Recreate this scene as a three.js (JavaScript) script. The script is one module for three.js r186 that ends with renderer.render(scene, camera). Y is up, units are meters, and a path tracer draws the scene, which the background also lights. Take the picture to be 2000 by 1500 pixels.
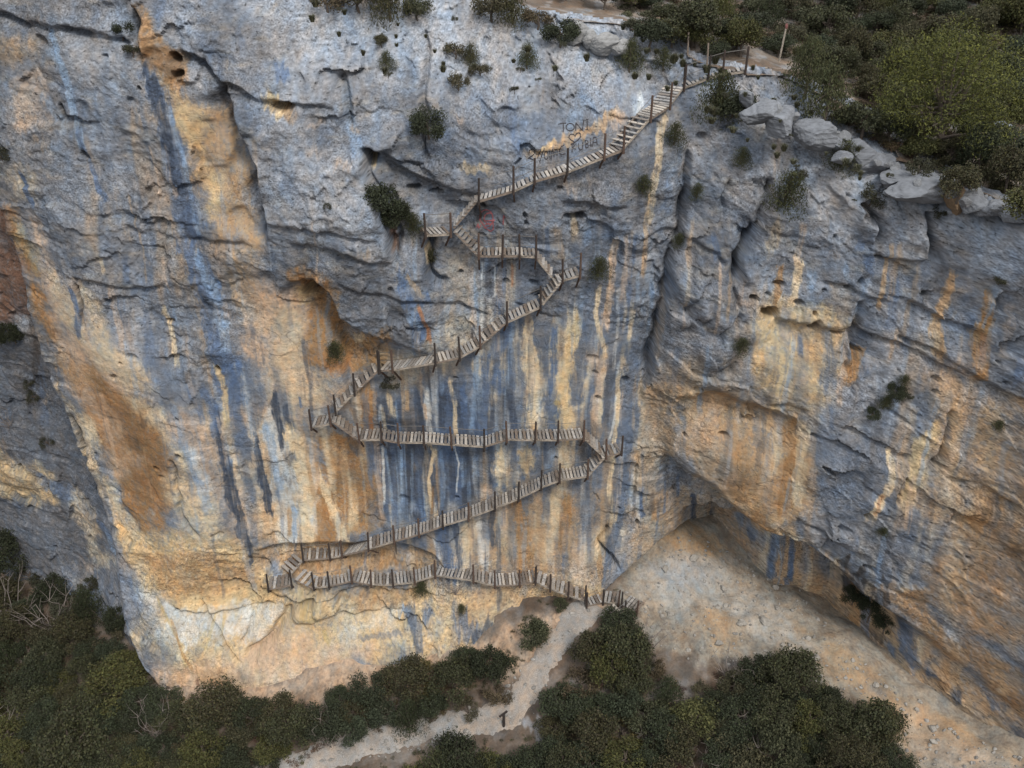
import * as THREE from 'three';
import { mergeGeometries } from 'three/addons/utils/BufferGeometryUtils.js';

// ------------------------------------------------------------------ camera, sky, sun, exposure
const EYE = 37, PITCH = 29.1 * Math.PI / 180, FOC = 1800;          // drone height above the stair foot, tilt, focal length for a 2000 px wide picture
const scene = new THREE.Scene();
const camera = new THREE.PerspectiveCamera(45.24, 4 / 3, 0.5, 1500);
camera.position.set(0, EYE, 0);
camera.rotation.set(-PITCH, 0, 0);
scene.add(camera);
const renderer = new THREE.WebGLRenderer({ antialias: true });
renderer.setSize(1024, 768);
renderer.toneMapping = THREE.LinearToneMapping;
renderer.toneMappingExposure = 1.44;
renderer.shadowMap.enabled = true;
{ // overcast sky: brighter towards the zenith, faintly cool
  const w = 128, h = 64, a = new Float32Array(w * h * 4);
  for (let j = 0; j < h; j++) for (let i = 0; i < w; i++) {
    const el = ((j + 0.5) / h - 0.5) * Math.PI, s = Math.sin(el);
    const l = s > 0 ? 0.36 + 0.86 * s : 0.33 * Math.exp(s * 5) + 0.04;
    const k = (j * w + i) * 4; a[k] = l * 0.99; a[k + 1] = l * 1.0; a[k + 2] = l * 1.02; a[k + 3] = 1;
  }
  const sky = new THREE.DataTexture(a, w, h, THREE.RGBAFormat, THREE.FloatType);
  sky.mapping = THREE.EquirectangularReflectionMapping; sky.magFilter = THREE.LinearFilter; sky.minFilter = THREE.LinearFilter; sky.needsUpdate = true;
  scene.background = sky; scene.environment = sky;
}
const sun = new THREE.DirectionalLight(0xfff4e6, 1.5);
sun.position.set(34, 95, 22); sun.target.position.set(0, 12, -42);
sun.castShadow = true; sun.shadow.radius = 24; sun.shadow.mapSize.set(2048, 2048);
Object.assign(sun.shadow.camera, { left: -70, right: 70, top: 70, bottom: -70, near: 1, far: 300 });
scene.add(sun, sun.target);

// ------------------------------------------------------------------ helpers: random, noise, splines
const rng = s => () => { s |= 0; s = s + 0x6D2B79F5 | 0; let t = Math.imul(s ^ s >>> 15, 1 | s); t = t + Math.imul(t ^ t >>> 7, 61 | t) ^ t; return ((t ^ t >>> 14) >>> 0) / 4294967296; };
const { sin, cos, abs, min, max, sqrt, floor, PI, hypot, exp } = Math;
const clamp = (v, a = 0, b = 1) => v < a ? a : v > b ? b : v;
const sstep = (a, b, v) => { const t = clamp((v - a) / (b - a)); return t * t * (3 - 2 * t); };
const mix = (a, b, t) => a + (b - a) * t;
const PERM = new Uint8Array(512), GX = new Float32Array(256), GY = new Float32Array(256);
{ const r = rng(7), p = [...Array(256).keys()]; for (let i = 255; i > 0; i--) { const j = floor(r() * (i + 1)); [p[i], p[j]] = [p[j], p[i]]; }
  for (let i = 0; i < 512; i++) PERM[i] = p[i & 255]; for (let i = 0; i < 256; i++) { const a = r() * 2 * PI; GX[i] = cos(a); GY[i] = sin(a); } }
function noise(x, y) { // gradient noise, about -0.7..0.7
  const fx = floor(x), fy = floor(y), X = fx & 255, Y = fy & 255; x -= fx; y -= fy;
  const u = x * x * x * (x * (x * 6 - 15) + 10), v = y * y * y * (y * (y * 6 - 15) + 10);
  const a = PERM[X] + Y, b = PERM[X + 1] + Y, aa = PERM[a], ab = PERM[a + 1], ba = PERM[b], bb = PERM[b + 1];
  const n00 = GX[aa] * x + GY[aa] * y, n10 = GX[ba] * (x - 1) + GY[ba] * y, n01 = GX[ab] * x + GY[ab] * (y - 1), n11 = GX[bb] * (x - 1) + GY[bb] * (y - 1);
  const p = n00 + u * (n10 - n00), q = n01 + u * (n11 - n01); return (p + v * (q - p)) * 1.4;
}
const fbm = (x, y, o = 4) => { let s = 0, a = 0.55; for (let i = 0; i < o; i++) { s += a * noise(x, y); x = x * 2.03 + 17.1; y = y * 2.03 - 9.7; a *= 0.5; } return s; };
const ridged = (x, y, o = 3) => { let s = 0, a = 0.5; for (let i = 0; i < o; i++) { s += a * (1 - 2 * abs(noise(x, y))); x = x * 2.1 + 5.3; y = y * 2.1 + 3.1; a *= 0.5; } return s; };
// broken facets: every cell of an uneven mosaic is a plane with its own tilt and height
function facets(x, y, seed, tilt, lift) { const X = floor(x), Y = floor(y); let b = 1e9, r = 0; for (let j = -1; j < 2; j++) for (let i = -1; i < 2; i++) { const k = PERM[(PERM[(X + i + seed) & 255] + Y + j) & 255], k2 = PERM[(k + 71) & 255], cx = X + i + 0.15 + k / 255 * 0.7, cy = Y + j + 0.15 + k2 / 255 * 0.7, d = (x - cx) ** 2 + (y - cy) ** 2; if (d < b) { b = d; const k3 = PERM[(k2 + 31) & 255]; r = (GX[k3] * (x - cx) + GY[k3] * (y - cy)) * tilt + (PERM[(k3 + 13) & 255] / 255 - 0.5) * lift; } } return r; }
class Spline { // thin plate spline through scattered points [u, v, w]
  constructor(pts) {
    const n = pts.length, N = n + 3, A = Array.from({ length: N }, () => new Float64Array(N + 1)); this.p = pts;
    for (let i = 0; i < n; i++) { for (let j = 0; j < n; j++) A[i][j] = Spline.k((pts[i][0] - pts[j][0]) ** 2 + (pts[i][1] - pts[j][1]) ** 2) + (i === j ? 0.6 : 0);
      A[i][n] = A[n][i] = 1; A[i][n + 1] = A[n + 1][i] = pts[i][0]; A[i][n + 2] = A[n + 2][i] = pts[i][1]; A[i][N] = pts[i][2]; }
    for (let c = 0; c < N; c++) { let p = c; for (let r = c + 1; r < N; r++) if (abs(A[r][c]) > abs(A[p][c])) p = r; [A[c], A[p]] = [A[p], A[c]];
      for (let r = 0; r < N; r++) if (r !== c) { const f = A[r][c] / A[c][c]; if (f) for (let k = c; k <= N; k++) A[r][k] -= f * A[c][k]; } }
    this.w = A.map((r, i) => r[N] / r[i]);
  }
  static k(r2) { return r2 < 1e-9 ? 0 : 0.5 * r2 * Math.log(r2); }
  at(u, v) { const { p, w } = this, n = p.length; let s = w[n] + w[n + 1] * u + w[n + 2] * v; for (let i = 0; i < n; i++) { const a = u - p[i][0], b = v - p[i][1]; s += w[i] * Spline.k(a * a + b * b); } return s; }
}
const interp = (pts, x, c = 1) => { const n = pts.length; if (x <= pts[0][0]) return pts[0][c]; for (let i = 1; i < n; i++) if (x <= pts[i][0]) return mix(pts[i - 1][c], pts[i][c], (x - pts[i - 1][0]) / (pts[i][0] - pts[i - 1][0])); return pts[n - 1][c]; };

// surveyed points: picture position and horizontal distance from the drone, turned into places [x, height, distance, metres per pixel]
const CP = cos(PITCH), SP = sin(PITCH);
function spot(px, py, D) { const cx = (px - 1000) / FOC, cy = (750 - py) / FOC, k = D / (cy * SP + CP); return [k * cx, EYE + k * (cy * CP - SP), D, k / FOC]; }
const survey = l => l.map(([a, b, d]) => spot(a, b, d).slice(0, 3));
function sight(px, py, f, d0 = 26, d1 = 110) { // walk out along the line of sight until f(x, y, D) turns positive
  let a = d0, D = d0; for (; D < d1; D += 0.3) { const s = spot(px, py, D); if (f(s[0], s[1], D) >= 0) break; a = D; }
  let b = min(D, d1); for (let i = 0; i < 14; i++) { const m = (a + b) / 2, s = spot(px, py, m); if (f(s[0], s[1], m) >= 0) b = m; else a = m; }
  return spot(px, py, b);
}

// ------------------------------------------------------------------ shape of the land: cliff distance over (x, height), ground and hillside height over (x, distance)
const mainS = new Spline(survey([
  [-120, 0, 46], [0, 0, 45.5], [250, 0, 45], [480, 0, 45.5], [650, 0, 47], [800, 10, 49], [950, 20, 51.5], [-150, 200, 45], [0, 200, 44], [250, 180, 43.6], [500, 180, 43.2], [700, 150, 44.6], [900, 150, 46], [1100, 120, 47.6], [1250, 130, 48],
  [-100, 450, 43.6], [60, 450, 43.4], [140, 470, 42.2], [300, 420, 42.6], [550, 400, 41.6], [680, 470, 40.6], [850, 380, 43.2], [1000, 250, 44.2], [1150, 250, 44.6], [1290, 250, 45], [850, 470, 42.9], [1000, 450, 43.2], [1150, 450, 43.4], [1300, 450, 44],
  [120, 680, 43.1], [215, 680, 41.2], [320, 650, 41.8], [500, 620, 42], [660, 600, 41], [800, 620, 41.4], [950, 600, 42.6], [1100, 620, 43], [1250, 650, 43.8], [190, 880, 42.4], [260, 880, 41.4], [345, 880, 40.4], [430, 860, 41.2], [550, 850, 41.8], [750, 850, 42], [950, 850, 42.2], [1150, 850, 42.6], [1280, 880, 43.2],
  [262, 1030, 41.6], [330, 1030, 40.6], [400, 1040, 40.2], [500, 1030, 41.2], [650, 1020, 41.6], [850, 1030, 41.8], [1050, 1030, 42], [1200, 1050, 42.3], [1320, 980, 43.5], [275, 1150, 40.4], [340, 1190, 39.4], [450, 1180, 39.8], [600, 1160, 40.2], [800, 1170, 40.4], [1000, 1170, 40.7], [1150, 1140, 41.2],
  [350, 1300, 38], [500, 1320, 37.6], [650, 1290, 38.2], [800, 1250, 38.8], [950, 1220, 39.6], [400, 1450, 36], [700, 1450, 36.2], [1000, 1400, 37.5], [1200, 1300, 39.8],
  [1450, 400, 47], [1450, 700, 47.5], [1450, 950, 48], [1700, 600, 52], [1900, 900, 54]]));
const backS = new Spline(survey([[0, 600, 48.5], [0, 800, 48.5], [100, 800, 48], [50, 1000, 48], [150, 1000, 46.8], [0, 1100, 49], [200, 1100, 45.4], [0, 400, 48], [-200, 700, 50], [260, 1250, 41]]));
const buttS = new Spline(survey([
  [1200, 300, 49], [1200, 600, 46.5], [1200, 900, 46.8], [1150, 1100, 49], [1300, 450, 44.3], [1330, 300, 45.4], [1350, 200, 46.6], [1370, 580, 41.6], [1560, 120, 47.6], [1750, 250, 45], [2000, 330, 42], [1560, 200, 45.2], [1650, 260, 43.6], [1750, 340, 41.4], [1880, 390, 39.4], [2000, 430, 37.3], [2150, 480, 34.5],
  [1450, 300, 44.2], [1600, 380, 42], [1800, 480, 39.2], [2000, 560, 36.2], [1500, 520, 41.9], [1650, 600, 40.2], [1850, 650, 37.8], [2000, 700, 35.4], [1330, 750, 42.3], [1450, 800, 40.8], [1600, 800, 39.2], [1800, 830, 37], [2000, 850, 34.4], [2200, 850, 31.5],
  [1330, 860, 42], [1400, 930, 40.8], [1500, 1010, 39.3], [1620, 1080, 37.8], [1750, 1120, 36], [2000, 1100, 32.8], [1850, 1250, 34.2], [2000, 1300, 31.3], [2000, 1450, 30.2], [1800, 1350, 34], [1650, 1250, 36.5], [1500, 1180, 39], [2250, 1250, 28]]));
const groundS = new Spline(survey([[1180, 1165, 40.9], [1330, 1100, 42.8], [1345, 1025, 45.2], [1450, 1130, 42], [1560, 1165, 40.6], [1480, 1120, 42.6], [1690, 1190, 41], [1700, 1330, 34.5], [2000, 1480, 29.5], [1500, 1250, 37.5], [1300, 1250, 38], [1000, 1400, 34.5], [1100, 1250, 38], [620, 1480, 33], [850, 1400, 35.2], [300, 1380, 36.5], [100, 1300, 41], [0, 1150, 47.5], [100, 1120, 47.5], [400, 1450, 34.5], [0, 1450, 36], [1000, 1490, 32.5], [1500, 1450, 32], [1800, 1450, 31.4], [1640, 1270, 36.4], [-100, 1350, 40]]).map(p => [p[0], p[2], p[1]]));
const hillS = new Spline(survey([[1350, 125, 47.6], [1250, 60, 50], [1560, 165, 46], [1750, 315, 42], [2000, 405, 37.8], [1000, 0, 53], [1300, 0, 58], [1500, 0, 62], [1800, 0, 62], [2000, 0, 60], [1700, 150, 52], [1900, 250, 46], [2000, 300, 43.5], [2200, 450, 36]]).map(p => [p[0], p[2], p[1]]).concat([[-6, 50, 34], [-15, 48, 37], [-30, 47, 40], [-8, 65, 36], [-30, 65, 42]]));
const lipOn = (S, pts) => pts.map(([px, py, d]) => { const s = sight(px, py, (x, y, D) => D - S.at(x, y)); return [s[0], s[1], d]; });
const LIPS = [ // overhanging edges: the wall below the line steps back by the third number of metres
  { on: 'b', r: [6, 10], w: 1.2, p: lipOn(buttS, [[1285, 860, 0.1], [1310, 872, 0.5], [1345, 903, 0.9], [1400, 945, 1.4], [1440, 990, 2.2], [1500, 1040, 3.4], [1560, 1060, 3.6], [1620, 1095, 4.4], [1690, 1158, 5], [1750, 1195, 3], [1810, 1232, 1.2], [1880, 1285, 0.6], [1960, 1345, 0.4], [2050, 1400, 0.1]]) },
  { on: 'b', r: [50, 60], w: 1.0, p: lipOn(buttS, [[1180, 1155, 0], [1240, 1090, 3], [1290, 1044, 4.5], [1345, 1013, 5], [1400, 1016, 4.6], [1450, 1056, 3], [1500, 1092, 1.6], [1560, 1118, 0.1]]) },
  { on: 'm', r: [50, 60], w: 1.0, p: lipOn(mainS, [[1165, 1155, 0], [1200, 1130, 1.4], [1240, 1092, 3], [1290, 1046, 4], [1345, 1014, 4.5], [1420, 1000, 4.5]]) },
  { on: 'm', r: [1.8, 5], w: 0.7, p: lipOn(mainS, [[540, 556, 0.1], [570, 545, 0.9], [610, 545, 1.5], [640, 575, 1.7], [662, 622, 1.6], [715, 652, 1.2], [770, 664, 0.8], [835, 684, 0.2]]) },
  { on: 'm', r: [0.9, 2.2], w: 0.45, p: lipOn(mainS, [[480, 1080, 0.1], [530, 1064, 0.7], [620, 1052, 1], [720, 1052, 1], [800, 1062, 0.8], [850, 1080, 0.4], [870, 1100, 0.05]]) },
  { on: 'm', r: [0.8, 2.6], w: 0.5, p: lipOn(mainS, [[715, 300, 0.05], [760, 315, 0.7], [830, 345, 0.8], [905, 366, 0.5], [950, 372, 0.05]]) },
  { on: 'b', r: [0.8, 4], w: 0.8, p: lipOn(buttS, [[1300, 768, 0.1], [1340, 764, 0.5], [1400, 755, 0.7], [1460, 782, 0.8], [1530, 800, 0.6], [1585, 812, 0.05]]) },
  { on: 'b', r: [0.5, 3], w: 0.5, p: lipOn(buttS, [[1480, 590, 0.1], [1530, 620, 0.6], [1600, 628, 0.6], [1660, 640, 0.1]]) },
];
const ARETE = [[-75, 200], [-60, 250], [0, 385], [20, 450], [45, 540], [75, 650], [105, 750], [150, 870], [200, 975], [232, 1060], [240, 1130], [250, 1220], [275, 1290], [320, 1345], [360, 1420]].map(([px, py]) => { const s = sight(px, py, (x, y, D) => D - mainS.at(x, y)); return [s[1], s[0]]; }).sort((a, b) => a[0] - b[0]);
function lips(on, x, y) { let s = 0; for (const L of LIPS) if (L.on === on && x > L.p[0][0] && x < L.p[L.p.length - 1][0]) { const b = interp(L.p, x) - y; if (b > 0 && b < L.r[1]) s += interp(L.p, x, 2) * sstep(0, L.w, b) * (1 - sstep(L.r[0], L.r[1], b)); } return s; }
function wallD(x, y) {
  let m = mainS.at(x, y) + lips('m', x, y);
  const a = interp(ARETE, y); if (x < a) { const bk = backS.at(x, y); m = mix(max(bk, m), m, sstep(a - 1.3, a, x)); }
  if (x < 4) return m;
  const b = buttS.at(x, y) + lips('b', x, y), k = 0.7, h = clamp(0.5 + 0.5 * (b - m) / k);
  return mix(b, m, h) - k * h * (1 - h);
}
const TRAIL = [[1160, 1178], [1120, 1215], [1090, 1255], [1055, 1300], [1030, 1345], [1005, 1385], [960, 1402], [900, 1416], [830, 1425], [760, 1440], [690, 1462], [620, 1482], [560, 1500], [480, 1530]].map(([a, b]) => { const s = sight(a, b, (x, y, D) => groundS.at(x, D) - y); return [s[0], s[2]]; });
function nearTrail(x, D) { let b = 1e9; for (let i = 1; i < TRAIL.length; i++) { const [ax, ay] = TRAIL[i - 1], [bx, by] = TRAIL[i], dx = bx - ax, dy = by - ay, t = clamp(((x - ax) * dx + (D - ay) * dy) / (dx * dx + dy * dy)); b = min(b, hypot(x - ax - t * dx, D - ay - t * dy)); } return b; }
function groundY(x, D) {
  const Dc = clamp(D, 26, 50), xc = clamp(x, -34, 34);
  let y = groundS.at(xc, Dc); if (D < 26) y = max(y - (26 - D) * 0.62, -42 + fbm(x * 0.02, D * 0.02) * 6); if (D > 50) y += (D - 50) * 0.3;
  const t = sstep(0.7, 1.6, nearTrail(x, D)); return y + t * (fbm(x * 0.35, D * 0.35, 4) * 0.5 + 0.05);
}
function hillY(x, D) { const Dc = clamp(D, 36, 66); let y = hillS.at(clamp(x, -34, 42), Dc); if (D > 66) y += (D - 66) * 0.16; return y + fbm(x * 0.3, D * 0.3, 4) * 0.35; }

// ------------------------------------------------------------------ cliff relief on a grid of 7 cm
const X0 = -37.8, X1 = 37.8, Y0 = -7.98, Y1 = 37.74, HS = 0.07, NX = 2 * Math.round((X1 - X0) / HS / 2) + 1, NY = Math.round((Y1 - Y0) / HS) + 1;
const relief = new Float32Array(NX * NY), RW = NX + 3 >> 2, coarse = new Float32Array(RW * (NY + 3 >> 2)); // coarse: how broken the rock is, on every fourth grid point
const onWall = (px, py, out = 0) => sight(px, py, (x, y, D) => D - wallD(x, y) + out);
const wallPts = l => l.map(([a, b]) => onWall(a, b));
const polyDist = (p, x, y) => { let d = 1e9, ins = false; for (let i = 0, j = p.length - 1; i < p.length; j = i++) { const ax = p[j][0], ay = p[j][1], bx = p[i][0], by = p[i][1], dx = bx - ax, dy = by - ay, t = clamp(((x - ax) * dx + (y - ay) * dy) / (dx * dx + dy * dy + 1e-9)); d = min(d, (x - ax - t * dx) ** 2 + (y - ay - t * dy) ** 2); if ((ay > y) !== (by > y) && x < (bx - ax) * (y - ay) / (by - ay) + ax) ins = !ins; } d = sqrt(d); return ins ? -d : d; };
const SMOOTH = [[[430, 700], [620, 720], [900, 690], [1010, 620], [1230, 640], [1215, 850], [1190, 1080], [880, 1110], [500, 1060]], [[330, 1190], [480, 1180], [760, 1210], [780, 1280], [560, 1340], [330, 1300]], [[60, 480], [150, 600], [300, 700], [420, 800], [500, 1060], [330, 1060], [250, 1000], [130, 740]], [[340, 200], [440, 250], [500, 470], [420, 460]], [[1340, 780], [1480, 800], [1580, 830], [1550, 1030], [1420, 950]], [[1500, 610], [1620, 640], [1590, 780], [1490, 770]], [[520, 570], [620, 600], [700, 760], [560, 790], [480, 700]]].map(wallPts);
console.log('relief');
for (let j = 0; j < NY; j++) { const y = Y0 + j * HS; for (let i = 0; i < NX; i++) {
  const x = X0 + i * HS; let sm = 1e9; for (const p of SMOOTH) sm = min(sm, polyDist(p, x, y));
  const rough = mix(0.22, 0.88, sstep(-1, 1.5, sm + noise(x * 0.7, y * 0.7) * 1.5));
  if (!(i & 3) && !(j & 3)) coarse[(j >> 2) * RW + (i >> 2)] = rough;
  const wx = x + fbm(x * 0.5 + 9, y * 0.5, 3) * 1.2, wy = y + fbm(x * 0.4, y * 0.5 + 31, 3) * 1.0;
  // bedding: saw-toothed ledges dipping gently to the right
  const dip = x > 12 ? 0.34 : 0.2, b = (wy + dip * wx) / 2.3 + noise(x * 0.09, y * 0.2) * 0.8, fb = b - floor(b), bm = sstep(-0.1, 0.35, noise(wx * 0.16 + floor(b) * 3.7, floor(b) * 5.1));
  const b2 = (wy + dip * 0.8 * wx) / 0.62 + 3.3, f2 = b2 - floor(b2), bm2 = sstep(0, 0.4, noise(wx * 0.35 + floor(b2) * 7.7, floor(b2) * 2.3));
  let d = fbm(wx * 0.17, wy * 0.15, 3) * 0.75 * mix(0.5, 1, rough);
  d += rough * ((0.5 - fb) * 0.2 * bm + (0.5 - f2) * 0.05 * bm2);
  d += rough * fbm(wx * 0.6, wy * 0.85, 3) * 0.15;
  d -= rough * ridged(wx * 1.5, wy * 2.4, 3) * 0.025;
  d += fbm(x * 4.2, y * 6.2, 3) * 0.032 * mix(0.35, 1, rough);
  const top = sstep(25.5, 29, y) * sstep(-9, -3, x) + 0.5 * sstep(22, 25, y - (x > 10 ? 0 : 9)) * sstep(8, 12, x);
  const ca = sstep(-0.25, 0.3, noise(x * 0.21 + 60, y * 0.21)), cb = sstep(-0.2, 0.35, noise(x * 0.45 + 15, y * 0.45));
  d += rough * (facets(wx * 0.42 + fbm(x, y, 2) * 0.3, (wy + dip * wx) * 0.62, 3, 0.42, 0.2) * ca * (1 + 0.8 * top) + facets(wx * 1.2 + fbm(x * 2, y * 2, 2) * 0.3, (wy + dip * wx) * 2.1, 90, 0.12 + 0.14 * top, 0.07 + 0.1 * top) * cb);
  d += facets(x * 3.4 + noise(x * 3, y * 3) * 0.4, y * 5 + noise(x * 3 + 9, y * 3) * 0.4, 17, 0.022, 0.02) * mix(0.3, 1, rough);
  relief[j * NX + i] = wallD(x, y) + d;
} }
function overGrid(pts, pad, fn) { // fn(x, y, distance to polyline, side: + above/left of it, share along it)
  let a = 1e9, b = -1e9, c = 1e9, e = -1e9; for (const p of pts) { a = min(a, p[0]); b = max(b, p[0]); c = min(c, p[1]); e = max(e, p[1]); }
  const i0 = max(0, floor((a - pad - X0) / HS)), i1 = min(NX - 1, floor((b + pad - X0) / HS)), j0 = max(0, floor((c - pad - Y0) / HS)), j1 = min(NY - 1, floor((e + pad - Y0) / HS));
  for (let j = j0; j <= j1; j++) for (let i = i0; i <= i1; i++) {
    const x0 = X0 + i * HS, y0 = Y0 + j * HS, x = x0 + fbm(x0 * 0.7, y0 * 0.7, 2) * 0.4, y = y0 + fbm(x0 * 0.7 + 40, y0 * 0.7, 3) * 0.36; let best = 1e9, side = 0, tt = 0;
    for (let k = 1; k < pts.length; k++) { const ax = pts[k - 1][0], ay = pts[k - 1][1], dx = pts[k][0] - ax, dy = pts[k][1] - ay, t = clamp(((x - ax) * dx + (y - ay) * dy) / (dx * dx + dy * dy + 1e-9)), q = hypot(x - ax - t * dx, y - ay - t * dy); if (q < best) { best = q; side = dx * (y - ay) - dy * (x - ax) > 0 ? 1 : -1; tt = (k - 1 + t) / (pts.length - 1); } }
    relief[j * NX + i] += fn(x, y, best, side, tt);
  }
}
const crack = (w, d, p) => overGrid(wallPts(p), w * 2.5, (x, y, q, s, t) => d * exp(-((q / w) ** 2)) * sstep(0, 0.12, t + 0.03) * sstep(0, 0.12, 1.03 - t));
const ledge = (h, p, up = 0.9, dn = 0.7) => { const q0 = wallPts(p); overGrid(q0, 2.6, (x, y, q, s, t) => { const e = sstep(0, 0.15, t + 0.02) * sstep(0, 0.15, 1.02 - t); const v = 0.55 + 0.45 * sstep(-0.3, 0.3, noise(x * 0.8, y * 0.8)), k = sstep(-0.13, 0.13, s * q); return e * v * h * (0.55 * exp(-((q / 0.11) ** 2)) + mix(0.62 * exp(-q / dn), -0.38 * exp(-q / up), k)); }); };
const hole = (px, py, rx, ry, d, sq = 1) => { const c = onWall(px, py), a = rx * c[3], b = ry * c[3]; overGrid([[c[0] - a, c[1]], [c[0] + a, c[1]]], b * 2 + 0.5, (x, y) => { const r = hypot((x - c[0]) / a, (y - c[1]) / b); return r < 1 ? d * (1 - r ** (2 + sq)) : 0; }); };
// long bedding cracks and lips traced on the wall (left to right)
ledge(0.75, [[-40, 18], [0, 28], [60, 40], [120, 55], [180, 68], [228, 74], [250, 90]], 1.4, 0.6);
ledge(0.3, [[250, 440], [275, 453], [330, 462], [390, 466], [440, 472], [500, 478]]);
ledge(0.35, [[130, 540], [180, 556], [240, 565], [290, 568], [330, 552]], 0.8, 0.5);
ledge(0.4, [[545, 438], [580, 452], [640, 460], [690, 465], [740, 472]], 1, 0.5);
ledge(0.6, [[560, 478], [620, 488], [680, 500], [730, 512], [775, 512]], 0.9, 0.5);
ledge(0.3, [[650, 560], [720, 580], [790, 590], [850, 592]], 0.8, 0.6);
ledge(0.3, [[825, 592], [870, 596], [930, 608], [960, 618]], 0.6, 0.4);
ledge(0.45, [[430, 185], [500, 190], [560, 198], [600, 205], [665, 208]], 1, 0.6);
ledge(0.5, [[505, 188], [540, 190], [575, 205]], 0.6, 0.5);
ledge(0.45, [[700, 300], [740, 304], [790, 322], [850, 345]], 0.7, 0.5);
ledge(0.35, [[930, 190], [960, 216], [1000, 212], [1040, 195]], 1, 0.5);
ledge(0.35, [[1095, 392], [1140, 395], [1180, 405], [1230, 410]], 0.7, 0.5);
ledge(0.4, [[1100, 416], [1130, 420], [1165, 432], [1200, 448]], 0.7, 0.4);
ledge(0.3, [[1210, 455], [1260, 465], [1310, 450], [1350, 470]], 0.6, 0.4);
ledge(0.3, [[1000, 590], [1050, 608], [1100, 622]], 0.6, 0.4);
ledge(0.4, [[1600, 545], [1640, 556], [1690, 575], [1740, 592]], 0.9, 0.6);
ledge(0.55, [[1640, 630], [1680, 650], [1740, 668], [1790, 690], [1850, 720], [1900, 742]], 0.9, 0.6);
ledge(0.4, [[1735, 648], [1790, 668], [1840, 696], [1900, 730], [1960, 770], [2040, 810]], 0.9, 0.6);
ledge(0.4, [[1765, 585], [1820, 608], [1870, 632], [1920, 660]], 0.7, 0.5);
ledge(0.6, [[1740, 362], [1780, 372], [1820, 388], [1850, 392]], 0.9, 0.5);
ledge(0.6, [[1880, 405], [1930, 408], [1975, 425], [2050, 460]], 0.9, 0.5);
ledge(0.35, [[1900, 740], [1950, 770], [2000, 805]], 0.8, 0.6);
ledge(0.45, [[1555, 1010], [1600, 1040], [1650, 1070], [1700, 1090]], 0.7, 0.6);
ledge(0.4, [[1850, 940], [1920, 955], [2000, 1000]], 0.8, 0.6);
ledge(0.35, [[1500, 795], [1545, 790], [1580, 808]], 0.6, 0.4);
ledge(0.4, [[330, 1180], [380, 1200], [430, 1200], [480, 1188], [540, 1182]], 0.5, 0.9);
ledge(0.35, [[640, 1195], [700, 1200], [780, 1190], [830, 1200]], 0.7, 0.6);
ledge(0.5, [[520, 1162], [575, 1165], [640, 1160], [700, 1150], [800, 1150], [900, 1155]], 0.6, 0.5);
crack(0.16, 0.9, [[268, 15], [272, 50], [280, 105]]);
crack(0.10, 0.6, [[831, 60], [832, 130], [830, 200], [832, 320]]);
crack(0.12, 0.5, [[668, 150], [675, 200], [682, 245]]);
crack(0.12, 0.5, [[760, 380], [775, 430], [780, 500]]);
crack(0.14, 0.7, [[832, 460], [836, 500], [840, 530], [870, 545]]);
crack(0.12, 0.6, [[150, 560], [155, 620], [160, 640]]);
crack(0.10, 0.5, [[115, 210], [127, 235]]); crack(0.10, 0.5, [[157, 290], [167, 310]]);
crack(0.2, 0.5, [[1335, 380], [1340, 430], [1325, 470], [1318, 500]]);
crack(0.2, 0.5, [[1318, 500], [1305, 550], [1295, 600], [1280, 660], [1255, 720]]);
crack(0.2, 0.8, [[1490, 440], [1470, 470], [1445, 500], [1438, 550]]);
crack(0.15, 0.6, [[1825, 425], [1824, 470], [1825, 505]]);
crack(0.12, 0.5, [[1690, 420], [1718, 440], [1715, 470]]);
crack(0.16, 0.6, [[1690, 590], [1672, 620], [1665, 650], [1655, 690], [1645, 730]]);
crack(0.10, 0.45, [[1870, 800], [1855, 850], [1845, 880], [1820, 930]]);
crack(0.15, 0.6, [[140, 820], [165, 900], [190, 960], [240, 1030]]);
crack(0.08, 0.3, [[390, 1175], [410, 1215], [440, 1260], [470, 1300]]);
crack(0.08, 0.3, [[500, 1190], [490, 1230], [470, 1260]]);
crack(0.25, 0.7, [[620, 1160], [575, 1175], [555, 1210], [520, 1260], [480, 1290]]);
crack(0.1, 0.35, [[330, 905], [345, 930], [350, 990], [385, 1050]]);
crack(0.12, 0.5, [[1210, 1110], [1170, 1060], [1185, 1030]]);
// upright edges: slabs and pillars standing proud of their neighbours
ledge(2.3, [[440, 160], [470, 250], [497, 330], [518, 400], [512, 474]], 1.8, 1.5);
ledge(1.8, [[262, -10], [270, 40], [282, 108]], 1.4, 1.0);
ledge(0.8, [[345, 95], [400, 125], [450, 165], [500, 190]], 1.2, 0.8);
ledge(2.0, [[782, 518], [757, 462], [735, 400], [715, 335], [708, 300]], 1.4, 1.0);
ledge(0.9, [[845, 540], [838, 500], [833, 462]], 0.8, 0.7);
ledge(0.9, [[1348, 285], [1340, 390], [1322, 475]], 1.4, 0.8);
ledge(0.9, [[1322, 478], [1303, 560], [1287, 640], [1262, 722], [1248, 800]], 1.2, 0.9);
ledge(1.7, [[1502, 345], [1490, 430], [1452, 490], [1436, 555]], 1.3, 0.8);
ledge(1.5, [[1712, 482], [1722, 445], [1708, 418], [1690, 400]], 1.2, 0.7);
ledge(1.7, [[1824, 515], [1824, 470], [1820, 420]], 1.3, 0.8);
ledge(0.6, [[1612, 470], [1614, 430], [1608, 395]], 0.8, 0.5);
ledge(0.5, [[1405, 470], [1412, 400], [1425, 350]], 0.8, 0.5);
ledge(0.7, [[1655, 745], [1670, 690], [1668, 650], [1690, 600]], 0.9, 0.6);
ledge(0.6, [[672, 250], [668, 200], [660, 150]], 0.8, 0.6);
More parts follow.
